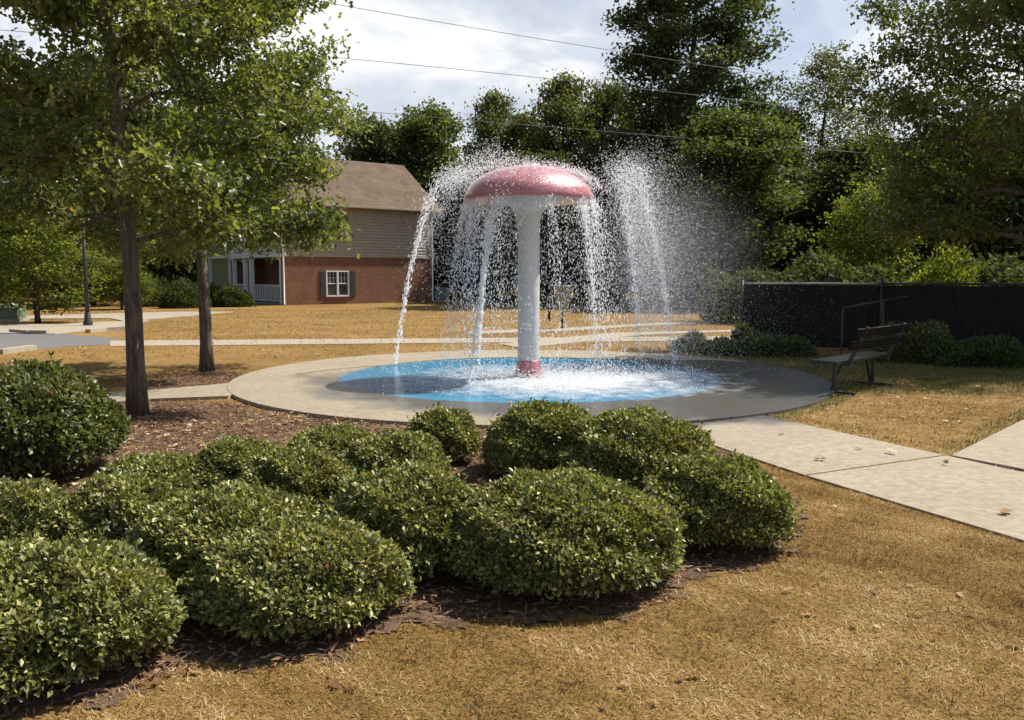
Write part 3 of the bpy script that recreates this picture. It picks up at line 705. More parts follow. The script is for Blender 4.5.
def hedge_mass():
    n = 22000; x = rng.uniform(7, 26, n); top = 2.0+.35*np.sin(x*1.3)+.25*np.sin(x*3.1)
    z = top*rng.beta(1.3, 1.1, n); P = np.stack([x, 31+rng.normal(0, .8, n)-(x-7)*0.25, z], 1)
    return leaves('undergrowth', P, rvec(n), rvec(n), rng.uniform(.14, .26, n), rng.uniform(.09, .17, n), rng.beta(1.5, 2.4, n))
tag(link('undergrowth', hedge_mass(), M['far2']), 'dark undergrowth behind the black fence', 'undergrowth', kind='stuff')

# small plants
def mound(px, py, w, h, mat, leaf, n, label, seed, cat='shrub', name='low_plant', Y=None, spiky=False, sy=0.7):
    r = np.random.default_rng(seed)
    x, y = G(px, py) if Y is None else XY(px, Y)
    d = unit(r.normal(size=(n, 3))); d[:, 2] = np.abs(d[:, 2])
    lump = 1+0.12*np.sin(5*d[:, 0]+seed)+.1*np.sin(9*d[:, 1]+4*d[:, 2]+seed)
    P = d*np.array([w/2, w/2*sy, h])*(np.power(r.random(n), 0.30)*lump)[:, None]; P[:, 2] = np.maximum(P[:, 2], .02)
    D = unit(d*0.8+r.normal(size=(n, 3))*.5+np.array([0, 0, .4])); U = rvec(n)
    Lf = r.uniform(.7, 1.3, n)*leaf
    o = link(name, leaves(name, P, D, U, Lf, Lf*(0.18 if spiky else .55), r.beta(2, 2.2, n)), M[mat]); o.location = (x, y+0.2, 0)
    return tag(o, label, cat)
mound(694, 352, 0.95, 0.36, 'far4', 0.10, 3200, 'pale feathery clump of grass left of the fence end', 1, spiky=True)
mound(728, 355, 1.2, 0.28, 'far1', 0.08, 4200, 'low spreading shrub at the left foot of the dark fence', 2)
mound(748, 352, 0.8, 0.55, 'far1', 0.08, 3200, 'upright dark plant against the left end of the fence', 3)
mound(775, 356, 1.6, 0.42, 'far2', 0.07, 5000, 'dark low plant at the fence foot left of the bench', 4)
mound(915, 362, 1.7, 0.75, 'shrub2', 0.06, 9000, 'dark glossy shrub against the fence right of the bench', 5)
mound(985, 366, 1.9, 0.5, 'far2', 0.07, 7000, 'low dark plant at the fence foot near the right edge', 6)
mound(944, 300, 2.6, 2.3, 'far4', 0.13, 6500, 'yellow-green bush peeking over the top of the fence', 7, Y=24)
mound(182, 311, 2.6, 1.3, 'far2', 0.13, 5000, 'dark rounded shrub left of the farther tree trunk by the house', 8, Y=44)
mound(232, 309, 2.0, 1.05, 'far2', 0.13, 4500, 'dark shrub beside the white porch railing', 9, Y=45.5)
mound(206, 310, 1.7, 1.3, 'far1', 0.13, 3500, 'green shrub just right of the farther tree trunk by the house', 10, Y=46)
mound(150, 311, 2.6, 1.5, 'far2', 0.13, 4500, 'dark shrub right of the near tree trunk beyond the lawn', 11, Y=46)

# bare weed stalk and leafy sprout
wd = MB(); p = G(524, 632)
wd.tube([(p[0], p[1], 0), (p[0]+.004, p[1]+.02, .06), (p[0]+.012, p[1]+.03, .13)], [.0022, .0018, .001], 5)
wd.tube([(p[0]+.004, p[1]+.02, .06), (p[0]-.01, p[1]+.03, .085)], [.0014, .0008], 4)
tag(wd.build('weed_stalk', M['straw']), 'thin pale weed stalk in the shadow of the big front centre dome', 'weed')

# ------------------------------------------------------------------ mushroom fountain
fr = empty('mushroom_fountain', (MX, MY, 0.038))
tag(fr, 'tall white column fountain with a red mushroom cap in the blue splash pool', 'fountain')
ZR = AT(528, 199, MY)[2]-0.055; ZT = AT(528, 165, MY)[2]-0.055; RC = 1.03
hC = ZT-ZR
prof = [(0.0, ZR+0.05), (0.30, ZR+0.05), (0.75, ZR+0.03), (0.95, ZR-0.01), (1.01, ZR-0.025), (1.04, ZR+0.0)]
for i in range(1, 15):
    a = i/14*PI/2; prof.append((RC*math.cos(a)**0.93+0.0 if i < 14 else 0.0, ZR+0.0+hC*math.sin(a)**1.0))
c = MB(); c.lathe(prof, 72); c.build('cap', M['cap'], fr)
c = MB(); c.lathe([(0.177, 0.26), (0.175, ZR-0.55), (0.18, ZR-0.35), (0.21, ZR-0.22), (0.30, ZR-0.10), (0.62, ZR+0.02), (0.62, ZR+0.045)], 40); c.build('column', M['white'], fr)
c = MB(); c.lathe([(0.235, 0.0), (0.232, 0.012), (0.205, 0.15), (0.188, 0.27), (0.18, 0.29), (0.10, 0.295)], 40)
c.lathe([(0.0, 0.02), (0.27, 0.02), (0.27, 0.0)], 40); c.build('column_base', M['cap'], fr)
for k in range(6):
    c = MB(); a_ = k*PI/3+.2; c.lathe([(0.018, 0), (0.018, 0.016), (0, 0.018)], 6, (0.252*math.cos(a_), 0.252*math.sin(a_), 0.02)); c.build('bolt', M['steel'], fr)
c = MB(); c.lathe([(0.16, 0.0), (0.16, 0.03), (0.0, 0.045)], 24, (0, 0, ZT-0.015)); c.build('nozzle', M['steel'], fr)

# water ------------------------------------------------------------------
OCT = np.array([(1, 0, 0), (-1, 0, 0), (0, 1, 0), (0, -1, 0), (0, 0, 1), (0, 0, -1)], float)
OT = np.array([(0, 2, 4), (2, 1, 4), (1, 3, 4), (3, 0, 4), (2, 0, 5), (1, 2, 5), (3, 1, 5), (0, 3, 5)])
TET = np.array([(1, 1, 1), (1, -1, -1), (-1, 1, -1), (-1, -1, 1)], float)/1.3; TT = np.array([(0, 1, 2), (0, 3, 1), (0, 2, 3), (1, 3, 2)])
def drops(name, P, R, V=None, stretch=1.6, tet=False):
    keep = P[:, 2] > 0.06; P = P[keep]; R = R[keep]; n = len(P)
    T0, F0 = (TET, TT) if tet else (OCT, OT)
    Vt = T0[None]*R[:, None, None]
    if V is not None:
        d = unit(V[keep]); dot = (Vt*d[:, None, :]).sum(-1, keepdims=True); Vt = Vt+d[:, None, :]*dot*(stretch-1)
    Vt = Vt+P[:, None, :]; k = len(T0)
    T = (F0[None]+(np.arange(n)*k)[:, None, None]).reshape(-1, 3)
    me = fastmesh(name, Vt.reshape(-1, 3), T, None, not tet)
    o = link(name, me, M['drops']); return o
g_ = 9.81
def jet(px, py, top_px, top_py, n, spread, label, wind=0.0, keep_after=1.0, rad=0.0095):
    x0, y0 = G(px, py)
    v = np.array([x0-PX, y0-PY]); rr = np.linalg.norm(v)
    if rr > RP+0.25: x0, y0 = PX+v[0]/rr*(RP+0.25), PY+v[1]/rr*(RP+0.25)
    ya = y0+(MY-y0)*0.42
    ap = AT(top_px, top_py, ya); h = ap[2]-0.06; tu = math.sqrt(2*h/g_); vz = g_*tu
    vx, vy = (ap[0]-x0)/tu, (ya-y0)/tu
    n = int(n*0.85)
    T = 2*tu*keep_after; t = T*np.power(rng.random(n), 0.9)
    s = spread*(0.045+0.33*np.clip(t/tu-0.35, 0, None)**1.5)
    vn = rng.normal(size=(n, 3))*s[:, None]
    drag = 1-0.12*np.clip(t-tu, 0, None)
    P = np.stack([x0+vx*t*drag, y0+vy*t*drag, 0.06+vz*t-0.5*g_*t*t], 1)+vn*np.array([1, 1, .8])
    P[:, 2] += rng.normal(0, 0.15, n)*np.clip(t/tu, 0, 1)*spread*.6
    P[:, 0] += wind*np.clip(t-tu*0.6, 0, None)*rng.exponential(1, n)
    V = np.stack([np.full(n, vx), np.full(n, vy), vz-g_*t], 1)
    R = rad*rng.uniform(0.35, 1.15, n)*(1.35-0.65*np.clip(t/tu, 0, 1))
    tag(drops('water_jet', P, R, V, 2.8), label, 'water jet', 'water jets round the splash pool')
jet(395, 367, 452, 172, 3600, 0.55, 'leftmost water jet crossing in front of the brick house', 0.1)
jet(470, 391, 508, 190, 3200, 0.50, 'front water jet left of the white column rising from the near blue floor', 0.05)
jet(478, 374, 497, 192, 3400, 0.45, 'water jet just behind the front one left of the column', 0.05)
jet(598, 366, 575, 178, 2400, 0.60, 'water jet just right of the white column', 0.2)
jet(640, 364, 615, 172, 3200, 0.75, 'middle jet of the bright right hand spray', 0.45)
jet(675, 367, 622, 166, 3200, 0.75, 'rightmost water jet with a crisp thin foot', 0.5)
# curtain from the cap rim
n = 17000; a = rng.uniform(0, 2*PI, n)
dens = (0.30+0.70*np.abs(np.cos(a))**0.8)*np.where(np.sin(a) < -0.55, 0.35, 1.0); k = rng.random(n) < dens; a = a[k]; n = len(a)
a = a+0.05*np.sin(a*23)
t = np.sqrt(2*(ZR)/g_)*np.power(rng.random(n), 0.85); vr = rng.gamma(2.2, 0.17, n)
str_a = rng.uniform(0, 2*PI, 34); pick = rng.integers(0, 34, n); st = rng.random(n) < 0.55
a = np.where(st, str_a[pick]+rng.normal(0, .035, n), a); vr = np.where(st, (0.15+0.6*((pick*0.618) % 1))*rng.normal(1, .07, n), vr)
rr = 1.0+vr*t; P = np.stack([MX+rr*np.cos(a)+0.22*t*rng.random(n), MY+rr*np.sin(a), 0.055+ZR-0.02-0.5*g_*t*t+rng.normal(0, .03, n)], 1)
V = np.stack([vr*np.cos(a), vr*np.sin(a), -g_*t-0.2], 1)
tag(drops('water_curtain', P, 0.0070*rng.uniform(0.35, 1.1, n), V, 3.2), 'ragged curtain of drops falling from the rim of the red cap', 'water curtain', kind='stuff')
# streams inside under the cap
n = 4500; a = rng.uniform(0, 2*PI, n); r0 = np.sqrt(rng.uniform(.08, .95, n)); t = np.sqrt(2*ZR/g_)*np.power(rng.random(n), 0.8)
P = np.stack([MX+r0*np.cos(a)*(1+.1*t), MY+.15+r0*np.sin(a)*(1+.1*t), 0.0+ZR-0.5*g_*t*t], 1); P[:, 1] += np.where(P[:, 1] < MY, 0.25, 0)
tag(drops('water_drip', P, 0.0058*rng.uniform(.3, 1.1, n), None), 'loose drops falling straight down underneath the cap', 'water drops', kind='stuff')
# crown of drops bouncing over the cap
n = 5200; a = rng.uniform(0, 2*PI, n); r0 = 1.15*np.sqrt(rng.random(n)); el = np.clip(1-(r0/1.15)**2, 0, 1)**.5
left = np.where(np.cos(a) < -0.2, 1.6, 0.75)
P = np.stack([MX+r0*np.cos(a)*1.12-0.10, MY+r0*np.sin(a), 0.06+ZR+hC*0.9*el+np.abs(rng.normal(0, .085, n))*left+0.02], 1)
tag(drops('water_splash', P, 0.009*rng.uniform(.3, 1.15, n)), 'fine splashing drops dancing on top of the red cap', 'water drops', kind='stuff')
# left veil where the jets break up
n = 2600; P = np.stack([MX-1.35+rng.normal(0, .30, n), MY+.4+rng.normal(0, .5, n), 1.2+rng.beta(2.0, 1.5, n)*2.15], 1)
P[:, 0] += (P[:, 2]-2.2)*0.22
P2 = np.stack([rng.uniform(-1.5, -0.2, 2600), MY+.8+rng.normal(0, .4, 2600), np.zeros(2600)], 1); P2[:, 2] = 3.75-0.75*((P2[:, 0]+0.1)/1.0)**2+rng.normal(0, .12, 2600)
P = np.concatenate([P, P2])
tag(drops('water_veil', P, 0.007*rng.uniform(.3, 1.1, len(P))), 'thin veil of drops left of the red cap', 'water spray', kind='stuff')
# right plume: dense, then wind-blown mist
n = 9000; u = rng.beta(1.3, 1.5, n); cxp = 1.75+0.95*u+rng.normal(0, .16+.30*u, n); 
P = np.stack([cxp, 14.6+rng.normal(0, .5, n), 3.72-3.3*u+rng.normal(0, .14, n)], 1)
tag(drops('water_plume', P, 0.007*rng.uniform(.3, 1.1, n)), 'tall white plume of broken drops right of the mushroom', 'water spray', kind='stuff')
n = 45000; u = rng.beta(1.3, 1.2, n)
P = np.stack([1.9+rng.gamma(2.0, 0.42, n)*(0.35+u), 14.6+rng.normal(0, .9, n), 3.5-3.3*u+rng.normal(0, .3, n)], 1)
tag(drops('water_mist', P, 0.0042*rng.uniform(.5, 1.2, n), None, tet=True), 'grey mist drifting right from the spray towards the trees', 'mist', kind='stuff')
mm, nt = newmat('drifting_mist')
v = N(nt, 'ShaderNodeTexCoord').outputs['Object']
ln = N(nt, 'ShaderNodeVectorMath', operation='LENGTH'); L(nt, v, ln.inputs[0])
fall = N(nt, 'ShaderNodeMapRange', interpolation_type='SMOOTHSTEP'); L(nt, ln.outputs['Value'], fall.inputs['Value'])
fall.inputs['From Min'].default_value = 0.98; fall.inputs['From Max'].default_value = 0.15
nn_ = ramp(nt, noise(nt, 2.2, 3, 0.6, v), [(0.3, 0.25), (0.7, 1.0)])
md = N(nt, 'ShaderNodeMath', operation='MULTIPLY'); L(nt, fall.outputs[0], md.inputs[0]); L(nt, nn_, md.inputs[1])
md2 = N(nt, 'ShaderNodeMath', operation='MULTIPLY'); L(nt, md.outputs[0], md2.inputs[0]); md2.inputs[1].default_value = 0.16
pv = N(nt, 'ShaderNodeVolumePrincipled'); pv.inputs['Color'].default_value = (0.95, 0.96, 0.98, 1); pv.inputs['Anisotropy'].default_value = 0.2
L(nt, md2.outputs[0], pv.inputs['Density']); ow_ = N(nt, 'ShaderNodeOutputMaterial'); L(nt, pv.outputs[0], ow_.inputs['Volume'])
c = MB(); c.lathe([(math.sin(a_)*1.0, -math.cos(a_)) for a_ in np.linspace(0.001, PI-0.001, 14)], 24)
o = c.build('mist_cloud', mm); o.location = (2.75, 14.9, 1.95); o.scale = (2.0, 1.3, 1.85)
tag(o, 'soft cloud of fine mist hanging right of the fountain', 'mist', kind='stuff')
# low splashes on the pad
n = 7000; a = rng.uniform(0, 2*PI, n); r0 = 1.1*rng.gamma(2.5, .42, n); x = MX+.55+r0*np.cos(a)*1.25; y = MY-.1+r0*np.sin(a)*.85
k = np.hypot(x-PX, y-PY) < RP; x, y = x[k], y[k]
P = np.stack([x, y, 0.065+rng.exponential(.055, len(x))], 1)
tag(drops('water_splatter', P, 0.009*rng.uniform(.4, 1.3, len(x))), 'low white splashes leaping off the pool floor', 'water drops', kind='stuff')
fo = MB(); n = 64
fo.add([(0, 0, 0)]+[(math.cos(2*PI*k/n)*1.0, math.sin(2*PI*k/n)*1.0, 0) for k in range(n)], [(0, k+1, (k+1) % n+1) for k in range(n)])
o = fo.build('foam', M['foam']); o.location = (MX+.65, MY-.30, 0.058); o.scale = (2.95, 2.45, 1)
tag(o, 'white churned foam spreading over the blue pool floor round the column', 'foam', kind='stuff')

# ------------------------------------------------------------------ bench
f1 = G(846, 395); f2 = G(884, 386)
L_ = Vector((f2[0]-f1[0], f2[1]-f1[1], 0)); bl = L_.length
ang = math.atan2(L_.y, L_.x)
print('bench', f1, f2, bl, math.degrees(ang))
bn = empty('park_bench', ((f1[0]+f2[0])/2, (f1[1]+f2[1])/2+.05, 0.0 if math.hypot(f1[0]-PX, f1[1]-PY) > RA else 0.072), ang)
tag(bn, 'black park bench with plank seat facing the pool in front of the fence', 'bench')
hl = max(bl/2, .68)
m_ = MB()
for k, yy in enumerate((0.06, 0.20, 0.34)): m_.box((0, yy-.0, 0.47), (hl*2+0.60, 0.130, 0.045))
m_.build('seat', M['wetlitplank'], bn, .006)
m_ = MB(); tl = Matrix.Rotation(math.radians(22), 3, 'X')
for zz in (0.72, 0.90): m_.box((0, -0.08-(zz-.47)*0.40, zz), (hl*2+0.60, 0.03, 0.13), rot=tl)
m_.build('backrest', M['plank'], bn, .005)
for s in (-1, 1):
    m_ = MB(); m_.box((s*hl, 0.16, 0.235), (0.05, 0.05, 0.43))
    m_.box((s*hl, 0.16, 0.022), (0.075, 0.62, 0.045)); m_.bar((s*hl, 0.20, 0.05), (s*(hl-.28), .16, .44), 0.03, 0.03)
    m_.box((s*hl, 0.18, 0.435), (0.05, 0.50, 0.035)); m_.build('leg', M['black'], bn, .004)
    m_ = MB(); m_.bar((s*hl, -0.04, 0.44), (s*hl, -0.29, 0.98), 0.035, 0.05); m_.build('back_support', M['black'], bn, .004)

# ------------------------------------------------------------------ fence
P0, P1 = XY(740, 20.4), (12.8, 17.6)
fl = Vector((P1[0]-P0[0], P1[1]-P0[1], 0)); fa = math.atan2(fl.y, fl.x); fl = fl.length*1.35
fe = empty('screened_fence', (P0[0], P0[1], 0), fa); tag(fe, 'long black screened fence running behind the bench to the right edge', 'fence')
HF = 1.50
m_ = MB(); vs = []; fs = []
nn = int(fl/0.10)
for i in range(nn+1):
    x = i*0.10; off = 0.012 if i % 2 else -0.012; sag = 0.015*math.sin(x*2.1)
    vs += [(x, off, 0.02), (x, off, HF-.035+sag*.4), ]
for i in range(nn): fs.append((2*i, 2*i+2, 2*i+3, 2*i+1))
m_.add(vs, fs); o = m_.build('screen', M['screen'], fe); sm = o.modifiers.new('thick', 'SOLIDIFY'); sm.thickness = 0.008
m_ = MB(); m_.tube([(0, -0.02, HF), (3.1, -0.02, HF+.005)], 0.028, 8); m_.build('top_rail', M['steel'], fe)  # paler metal on this stretch paints the rail as sunlit
m_ = MB(); m_.tube([(3.1, -0.02, HF+.005), (fl, -0.02, HF)], 0.026, 8); m_.build('top_rail', M['black'], fe)
for i in range(int(fl/2.95)+1):
    m_ = MB(); x = 0.02+i*3.06; m_.tube([(x, -0.055, 0), (x, -0.055, HF+.10)], 0.032, 8); m_.lathe([(0.038, 0), (0.038, 0.03), (0, .055)], 8, (x, -0.055, HF+.10)); m_.build('post', M['black'], fe)
# railing between bench and fence
pa = AT(843, 308, 15.2); pb = AT(884, 300, 15.9); pc = AT(908, 296, 16.3)
m_ = empty('wet_handrail', (pa[0], pa[1], 0)); tag(m_, 'thin wet metal handrail glinting behind the bench', 'handrail')
q_ = MB(); q_.tube([(0, 0, pa[2]), (pc[0]-pa[0], pc[1]-pa[1], pc[2]+.0)], .014, 8); q_.build('rail', M['black'], m_)
for P_ in (pa, pb):
    q_ = MB(); q_.tube([(P_[0]-pa[0], P_[1]-pa[1], 0), (P_[0]-pa[0], P_[1]-pa[1], P_[2])], .013, 8); q_.build('post', M['black'], m_)

# ------------------------------------------------------------------ brick house
TH = math.radians(38)
hs = empty('apartment_house', (-12.9, 48.0, 0.0), TH); tag(hs, 'two storey house with red brick below, beige siding above and a brown roof', 'house')
W_, D_, Z1, Z2, ZRG = 10.0, 8.0, 2.75, 6.0, 8.95
def sidingwall(m_, p0, p1, z0, z1, nrm, lap=0.18):
    p0, p1, nrm = Vector(p0+(0,)), Vector(p1+(0,)), Vector(nrm+(0,)); z = z0
    while z < z1-1e-4:
        zz = min(z+lap, z1)
        a, b_ = p0+nrm*.05, p1+nrm*.05; c_, d_ = p1+nrm*.008, p0+nrm*.008
        m_.add([(a.x, a.y, z), (b_.x, b_.y, z), (c_.x, c_.y, zz), (d_.x, d_.y, zz)], [(0, 1, 2, 3)])
        m_.add([(p0.x, p0.y, z), (p1.x, p1.y, z), (b_.x, b_.y, z), (a.x, a.y, z)], [(0, 1, 2, 3)]); z = zz
PR = 1.8   # porch recess
m_ = MB()
wx0, wx1, wz0, wz1 = 2.66, 4.14, 0.45, 1.95
m_.box((wx0/2, .1, Z1/2), (wx0, .2, Z1)); m_.box(((wx1+W_)/2, .1, Z1/2), (W_-wx1, .2, Z1)); m_.box(((wx0+wx1)/2, .1, wz0/2), (wx1-wx0, .2, wz0)); m_.box(((wx0+wx1)/2, .1, (wz1+Z1)/2), (wx1-wx0, .2, Z1-wz1))
m_.box((W_-.1, D_/2, Z1/2), (.2, D_-.42, Z1)); m_.box((W_/2, D_-.1, Z1/2), (W_, .2, Z1)); m_.box((PR, D_/2, Z1/2), (.2, D_-.42, Z1))
m_.build('brick_wall', M['brick'], hs)
m_ = MB(); m_.box((W_/2, .12, (Z1+Z2)/2+.03), (W_, .18, Z2-Z1-.06)); sidingwall(m_, (0, .03), (W_, .03), Z1+.12, Z2, (0, -1))
m_.box((W_-.1, D_/2, (Z1+Z2)/2), (.18, D_-.44, Z2-Z1)); m_.box((W_/2, D_-.1, (Z1+Z2)/2), (W_, .18, Z2-Z1)); m_.box((PR, D_/2, (Z1+Z2)/2), (.18, D_-.44, Z2-Z1-.3))
sidingwall(m_, (PR-.1, D_-.2), (PR-.1, .2), Z1+.35, Z2-.3, (-1, 0))
for xx in (0.12, W_-.12): m_.add([(xx, .02, Z2), (xx, D_-.02, Z2), (xx, D_/2, ZRG-.15)], [(0, 1, 2)])
m_.build('siding_wall', M['siding'], hs)
m_ = MB(); m_.box((W_/2, -.025, Z1+.05), (W_+.02, .05, .12)); m_.build('wall_band', M['siding'], hs)
oh = 0.5; sl = (ZRG-Z2)/(D_/2)
m_ = MB(); th = .14
for s in (0, 1):
    ye = -oh if s == 0 else D_+oh; ze = Z2-oh*sl+.12
    x0_, x1_ = -.35, W_+.35; vs = [(x0_, ye, ze), (x1_, ye, ze), (x1_, D_/2, ZRG), (x0_, D_/2, ZRG)]
    vs += [(a, b_, c_-th) for a, b_, c_ in vs]; m_.add(vs, [(0, 1, 2, 3), (7, 6, 5, 4), (0, 4, 5, 1), (1, 5, 6, 2), (2, 6, 7, 3), (3, 7, 4, 0)])
rf = m_.build('roof', M['roof'], hs)
m_ = MB(); m_.box((W_/2, -oh-.04, Z2-oh*sl+.04), (W_+.72, .09, .13)); m_.build('gutter', M['siding'], hs, .01)
m_ = MB(); m_.box((W_/2, -oh/2+.02, Z2-.36), (W_+.5, oh-.06, .02)); m_.build('soffit', M['siding'], hs)
for xx in (.04, W_-.06):
    m_ = MB(); m_.tube([(xx, -.44, Z2-oh*sl+.0), (xx, -.40, Z2-.50), (xx, -.07, Z2-.75), (xx, -.07, .12), (xx, -.16, .03)], .048, 8); m_.build('downspout', M['trim'], hs)
# window
wn = MB(); cxw = (wx0+wx1)/2; czw = (wz0+wz1)/2
for (c_, d_) in (((cxw, .03, wz0+.035), (wx1-wx0, .10, .07)), ((cxw, .03, wz1-.035), (wx1-wx0, .10, .07)), ((wx0+.035, .03, czw), (.07, .098, wz1-wz0-.14)), ((wx1-.035, .03, czw), (.07, .098, wz1-wz0-.14)), ((cxw, .03, czw), (.09, .11, wz1-wz0-.14)),
                 ((cxw-.36, .045, czw), (.62, .06, .05)), ((cxw+.36, .045, czw), (.62, .06, .05))): wn.box(c_, d_)
for sx in (-1, 1):
    for k in (-1, 1): wn.box((cxw+sx*.36+k*.11, .058, czw+.36), (.016, .02, .66))
    wn.box((cxw+sx*.36, .058, czw+.34), (.62, .018, .016))
wf = wn.build('window', M['trim'], hs)
for sx in (-1, 1):
    p_ = MB(); p_.box((cxw+sx*.36, .085, czw), (.62, .01, wz1-wz0-.15)); p_.build('pane', M['glass'], wf)
p_ = MB(); p_.box((cxw, -.03, wz0-.03), (wx1-wx0+.1, .10, .06)); p_.build('sill', M['brick'], wf)
for sx in (-1, 1):
    p_ = MB(); xx = cxw+sx*(.74+.21)
    p_.box((xx, -.02, czw), (.38, .035, wz1-wz0))
    for k in range(16): p_.box((xx, -.045, wz0+.08+k*.09), (.30, .02, .035))
    p_.build('shutter', M['darktrim'], hs)
# porch: columns, beams, railings
m_ = MB(); m_.box((.9, D_/2, Z1+.13), (1.95, D_-.1, .30)); m_.build('porch_beam', M['trim'], hs)
m_ = MB(); m_.box((.9, D_/2, .04), (1.9, D_-.1, .10)); m_.build('porch_floor', M['kerb'], hs)
for yy in (.30, 4.9, 5.9, 7.8):
    for z0, z1 in ((.09, Z1-.02), (Z1+.28, Z2-.3)):
        m_ = MB(); m_.box((.12, yy, (z0+z1)/2), (.24, .24, z1-z0)); m_.box((.12, yy, z0+.08), (.31, .31, .16)); m_.box((.12, yy, z1-.05), (.31, .31, .10)); m_.build('column', M['trim'], hs, .01)
for z0 in (.12, Z1+.30):
    for (ya, yb) in ((.46, 4.76), (6.05, 7.65)):
        m_ = MB(); m_.box((.12, (ya+yb)/2, z0+.98), (.09, yb-ya, .07)); m_.box((.12, (ya+yb)/2, z0+.10), (.07, yb-ya, .06))
        kk = int((yb-ya)/.26)
        for k in range(kk): m_.box((.12, ya+(k+.5)*(yb-ya)/kk, z0+.54), (.05, .05, .82))
        m_.build('railing', M['trim'], hs)
for yy, nm in ((1.6, 'porch_door'), (3.9, 'porch_window')):
    m_ = MB(); z0, z1 = (.1, 2.15) if nm == 'porch_door' else (.9, 2.1)
    for (c_, d_) in (((PR-.13, yy-.46, (z0+z1)/2), (.06, .09, z1-z0)), ((PR-.13, yy+.46, (z0+z1)/2), (.06, .09, z1-z0)), ((PR-.13, yy, z1+.045), (.06, 1.01, .09))): m_.box(c_, d_)
    w_ = m_.build(nm, M['trim'], hs); p_ = MB(); p_.box((PR-.115, yy, (z0+z1)/2), (.02, .83, z1-z0)); p_.build('pane', M['glass'], w_)
# green sided wing
m_ = MB(); m_.box((3.6, 13.5, 2.7), (6.8, 10.6, 5.4)); sidingwall(m_, (.2, 18.8), (.2, 8.2), 0.1, 5.4, (-1, 0)); sidingwall(m_, (.2, 8.2), (2, 8.2), 0.1, 5.4, (0, -1)); m_.build('green_wing', M['greensiding'], hs)
m_ = MB(); m_.box((.08, 13.3, 2.88), (.24, 10.4, .22)); m_.box((.1, 8.4, 1.4), (.2, .22, 2.75)); m_.box((.1, 12.2, 1.4), (.2, .22, 2.75)); m_.build('wing_trim', M['trim'], hs)
m_ = MB()
for s in (0, 1):
    xe = -.4 if s == 0 else 7.4; vs = [(xe, 8.1, 5.35), (xe, 19.2, 5.35), (3.5, 19.2, 7.6), (3.5, 8.1, 7.6)]; vs += [(a, b_, c_-.14) for a, b_, c_ in vs]
    m_.add(vs, [(0, 1, 2, 3), (7, 6, 5, 4), (0, 4, 5, 1), (1, 5, 6, 2), (2, 6, 7, 3), (3, 7, 4, 0)])
m_.build('wing_roof', M['roof'], hs)
# AC unit
pa = XY(441, 54.5); ac = empty('air_conditioner', (pa[0], pa[1], 0), .3); tag(ac, 'grey air conditioning unit on the ground by the right house corner', 'air conditioner')
m_ = MB(); m_.box((0, 0, .06), (1.0, 1.0, .12)); m_.build('base', M['kerb'], ac)
m_ = MB(); m_.box((0, 0, .52), (.82, .82, .78));
for k in range(11): m_.box((0, 0, .18+k*.066), (.87, .87, .02))
m_.build('body', M['acgrey'], ac, .02)
m_ = MB(); m_.lathe([(.34, .0), (.34, .05), (.28, .06), (.05, .06), (0, .05)], 20, (0, 0, .91)); m_.build('fan_grille', M['black'], ac)
# farther low house with a gabled porch, left
x, y = XY(176, 62); h2 = empty('green_house', (x, y, 0), .25); tag(h2, 'low green sided house with brown gabled roof seen between the two near trunks', 'house')
m_ = MB(); m_.box((0, 3, 1.25), (7, 6, 2.5)); sidingwall(m_, (-3.5, 0), (3.5, 0), .1, 2.5, (0, -1)); m_.build('wall', M['greensiding'], h2)
m_ = MB()
for s in (-1, 1):
    vs = [(s*4.0, -.6, 2.3), (s*4.0, 6.5, 2.3), (0, 6.5, 4.3), (0, -.6, 4.3)]; vs += [(a, b_, c_-.15) for a, b_, c_ in vs]
    m_.add(vs, [(0, 1, 2, 3), (7, 6, 5, 4), (0, 4, 5, 1), (1, 5, 6, 2), (2, 6, 7, 3), (3, 7, 4, 0)])
m_.build('roof', M['roof'], h2)
m_ = MB(); m_.add([(-3.4, -.05, 2.5), (3.4, -.05, 2.5), (0, -.05, 4.05)], [(0, 1, 2)]); m_.build('gable', M['greensiding'], h2)
for xx in (-1.8, .2, 1.9):
    m_ = MB(); m_.box((xx, -.4, 1.1), (.16, .16, 2.2)); m_.build('post', M['trim'], h2)
for xx in (-1.0, 1.1):
    m_ = MB(); m_.box((xx, -.05, 1.5), (.95, .06, 1.3)); w_ = m_.build('window', M['trim'], h2); m_ = MB(); m_.box((xx, -.085, 1.5), (.78, .02, 1.12)); m_.build('pane', M['glass'], w_)
# neighbouring building whose eave corner pokes in at left
e = AT(17, 187, 18.0); nb = empty('eave_house', (e[0], 18.0, 0), 0.60); tag(nb, 'building at the left edge showing only the white corner of its eave', 'house')
zz = e[2]
m_ = MB(); m_.box((-4.6, 2.6, zz/2-.05), (8.0, 4.4, zz-.1)); m_.build('wall', M['siding'], nb)
m_ = MB(); m_.box((-4.5, 2.6, zz+.0), (9.0, 5.4, .14)); m_.box((-4.5, -.14, zz+.03), (9.1, .12, .13)); m_.build('eave', M['trim'], nb, .02)
m_ = MB(); zz2 = zz+.08
m_.add([(-9.0, -.1, zz2), (0, -.1, zz2), (0, 5.3, zz2), (-9, 5.3, zz2), (-6.5, 2.6, zz2+.7), (-2.5, 2.6, zz2+.7)], [(0, 1, 5, 4), (1, 2, 5), (2, 3, 4, 5), (3, 0, 4)]); m_.build('roof', M['roof'], nb)

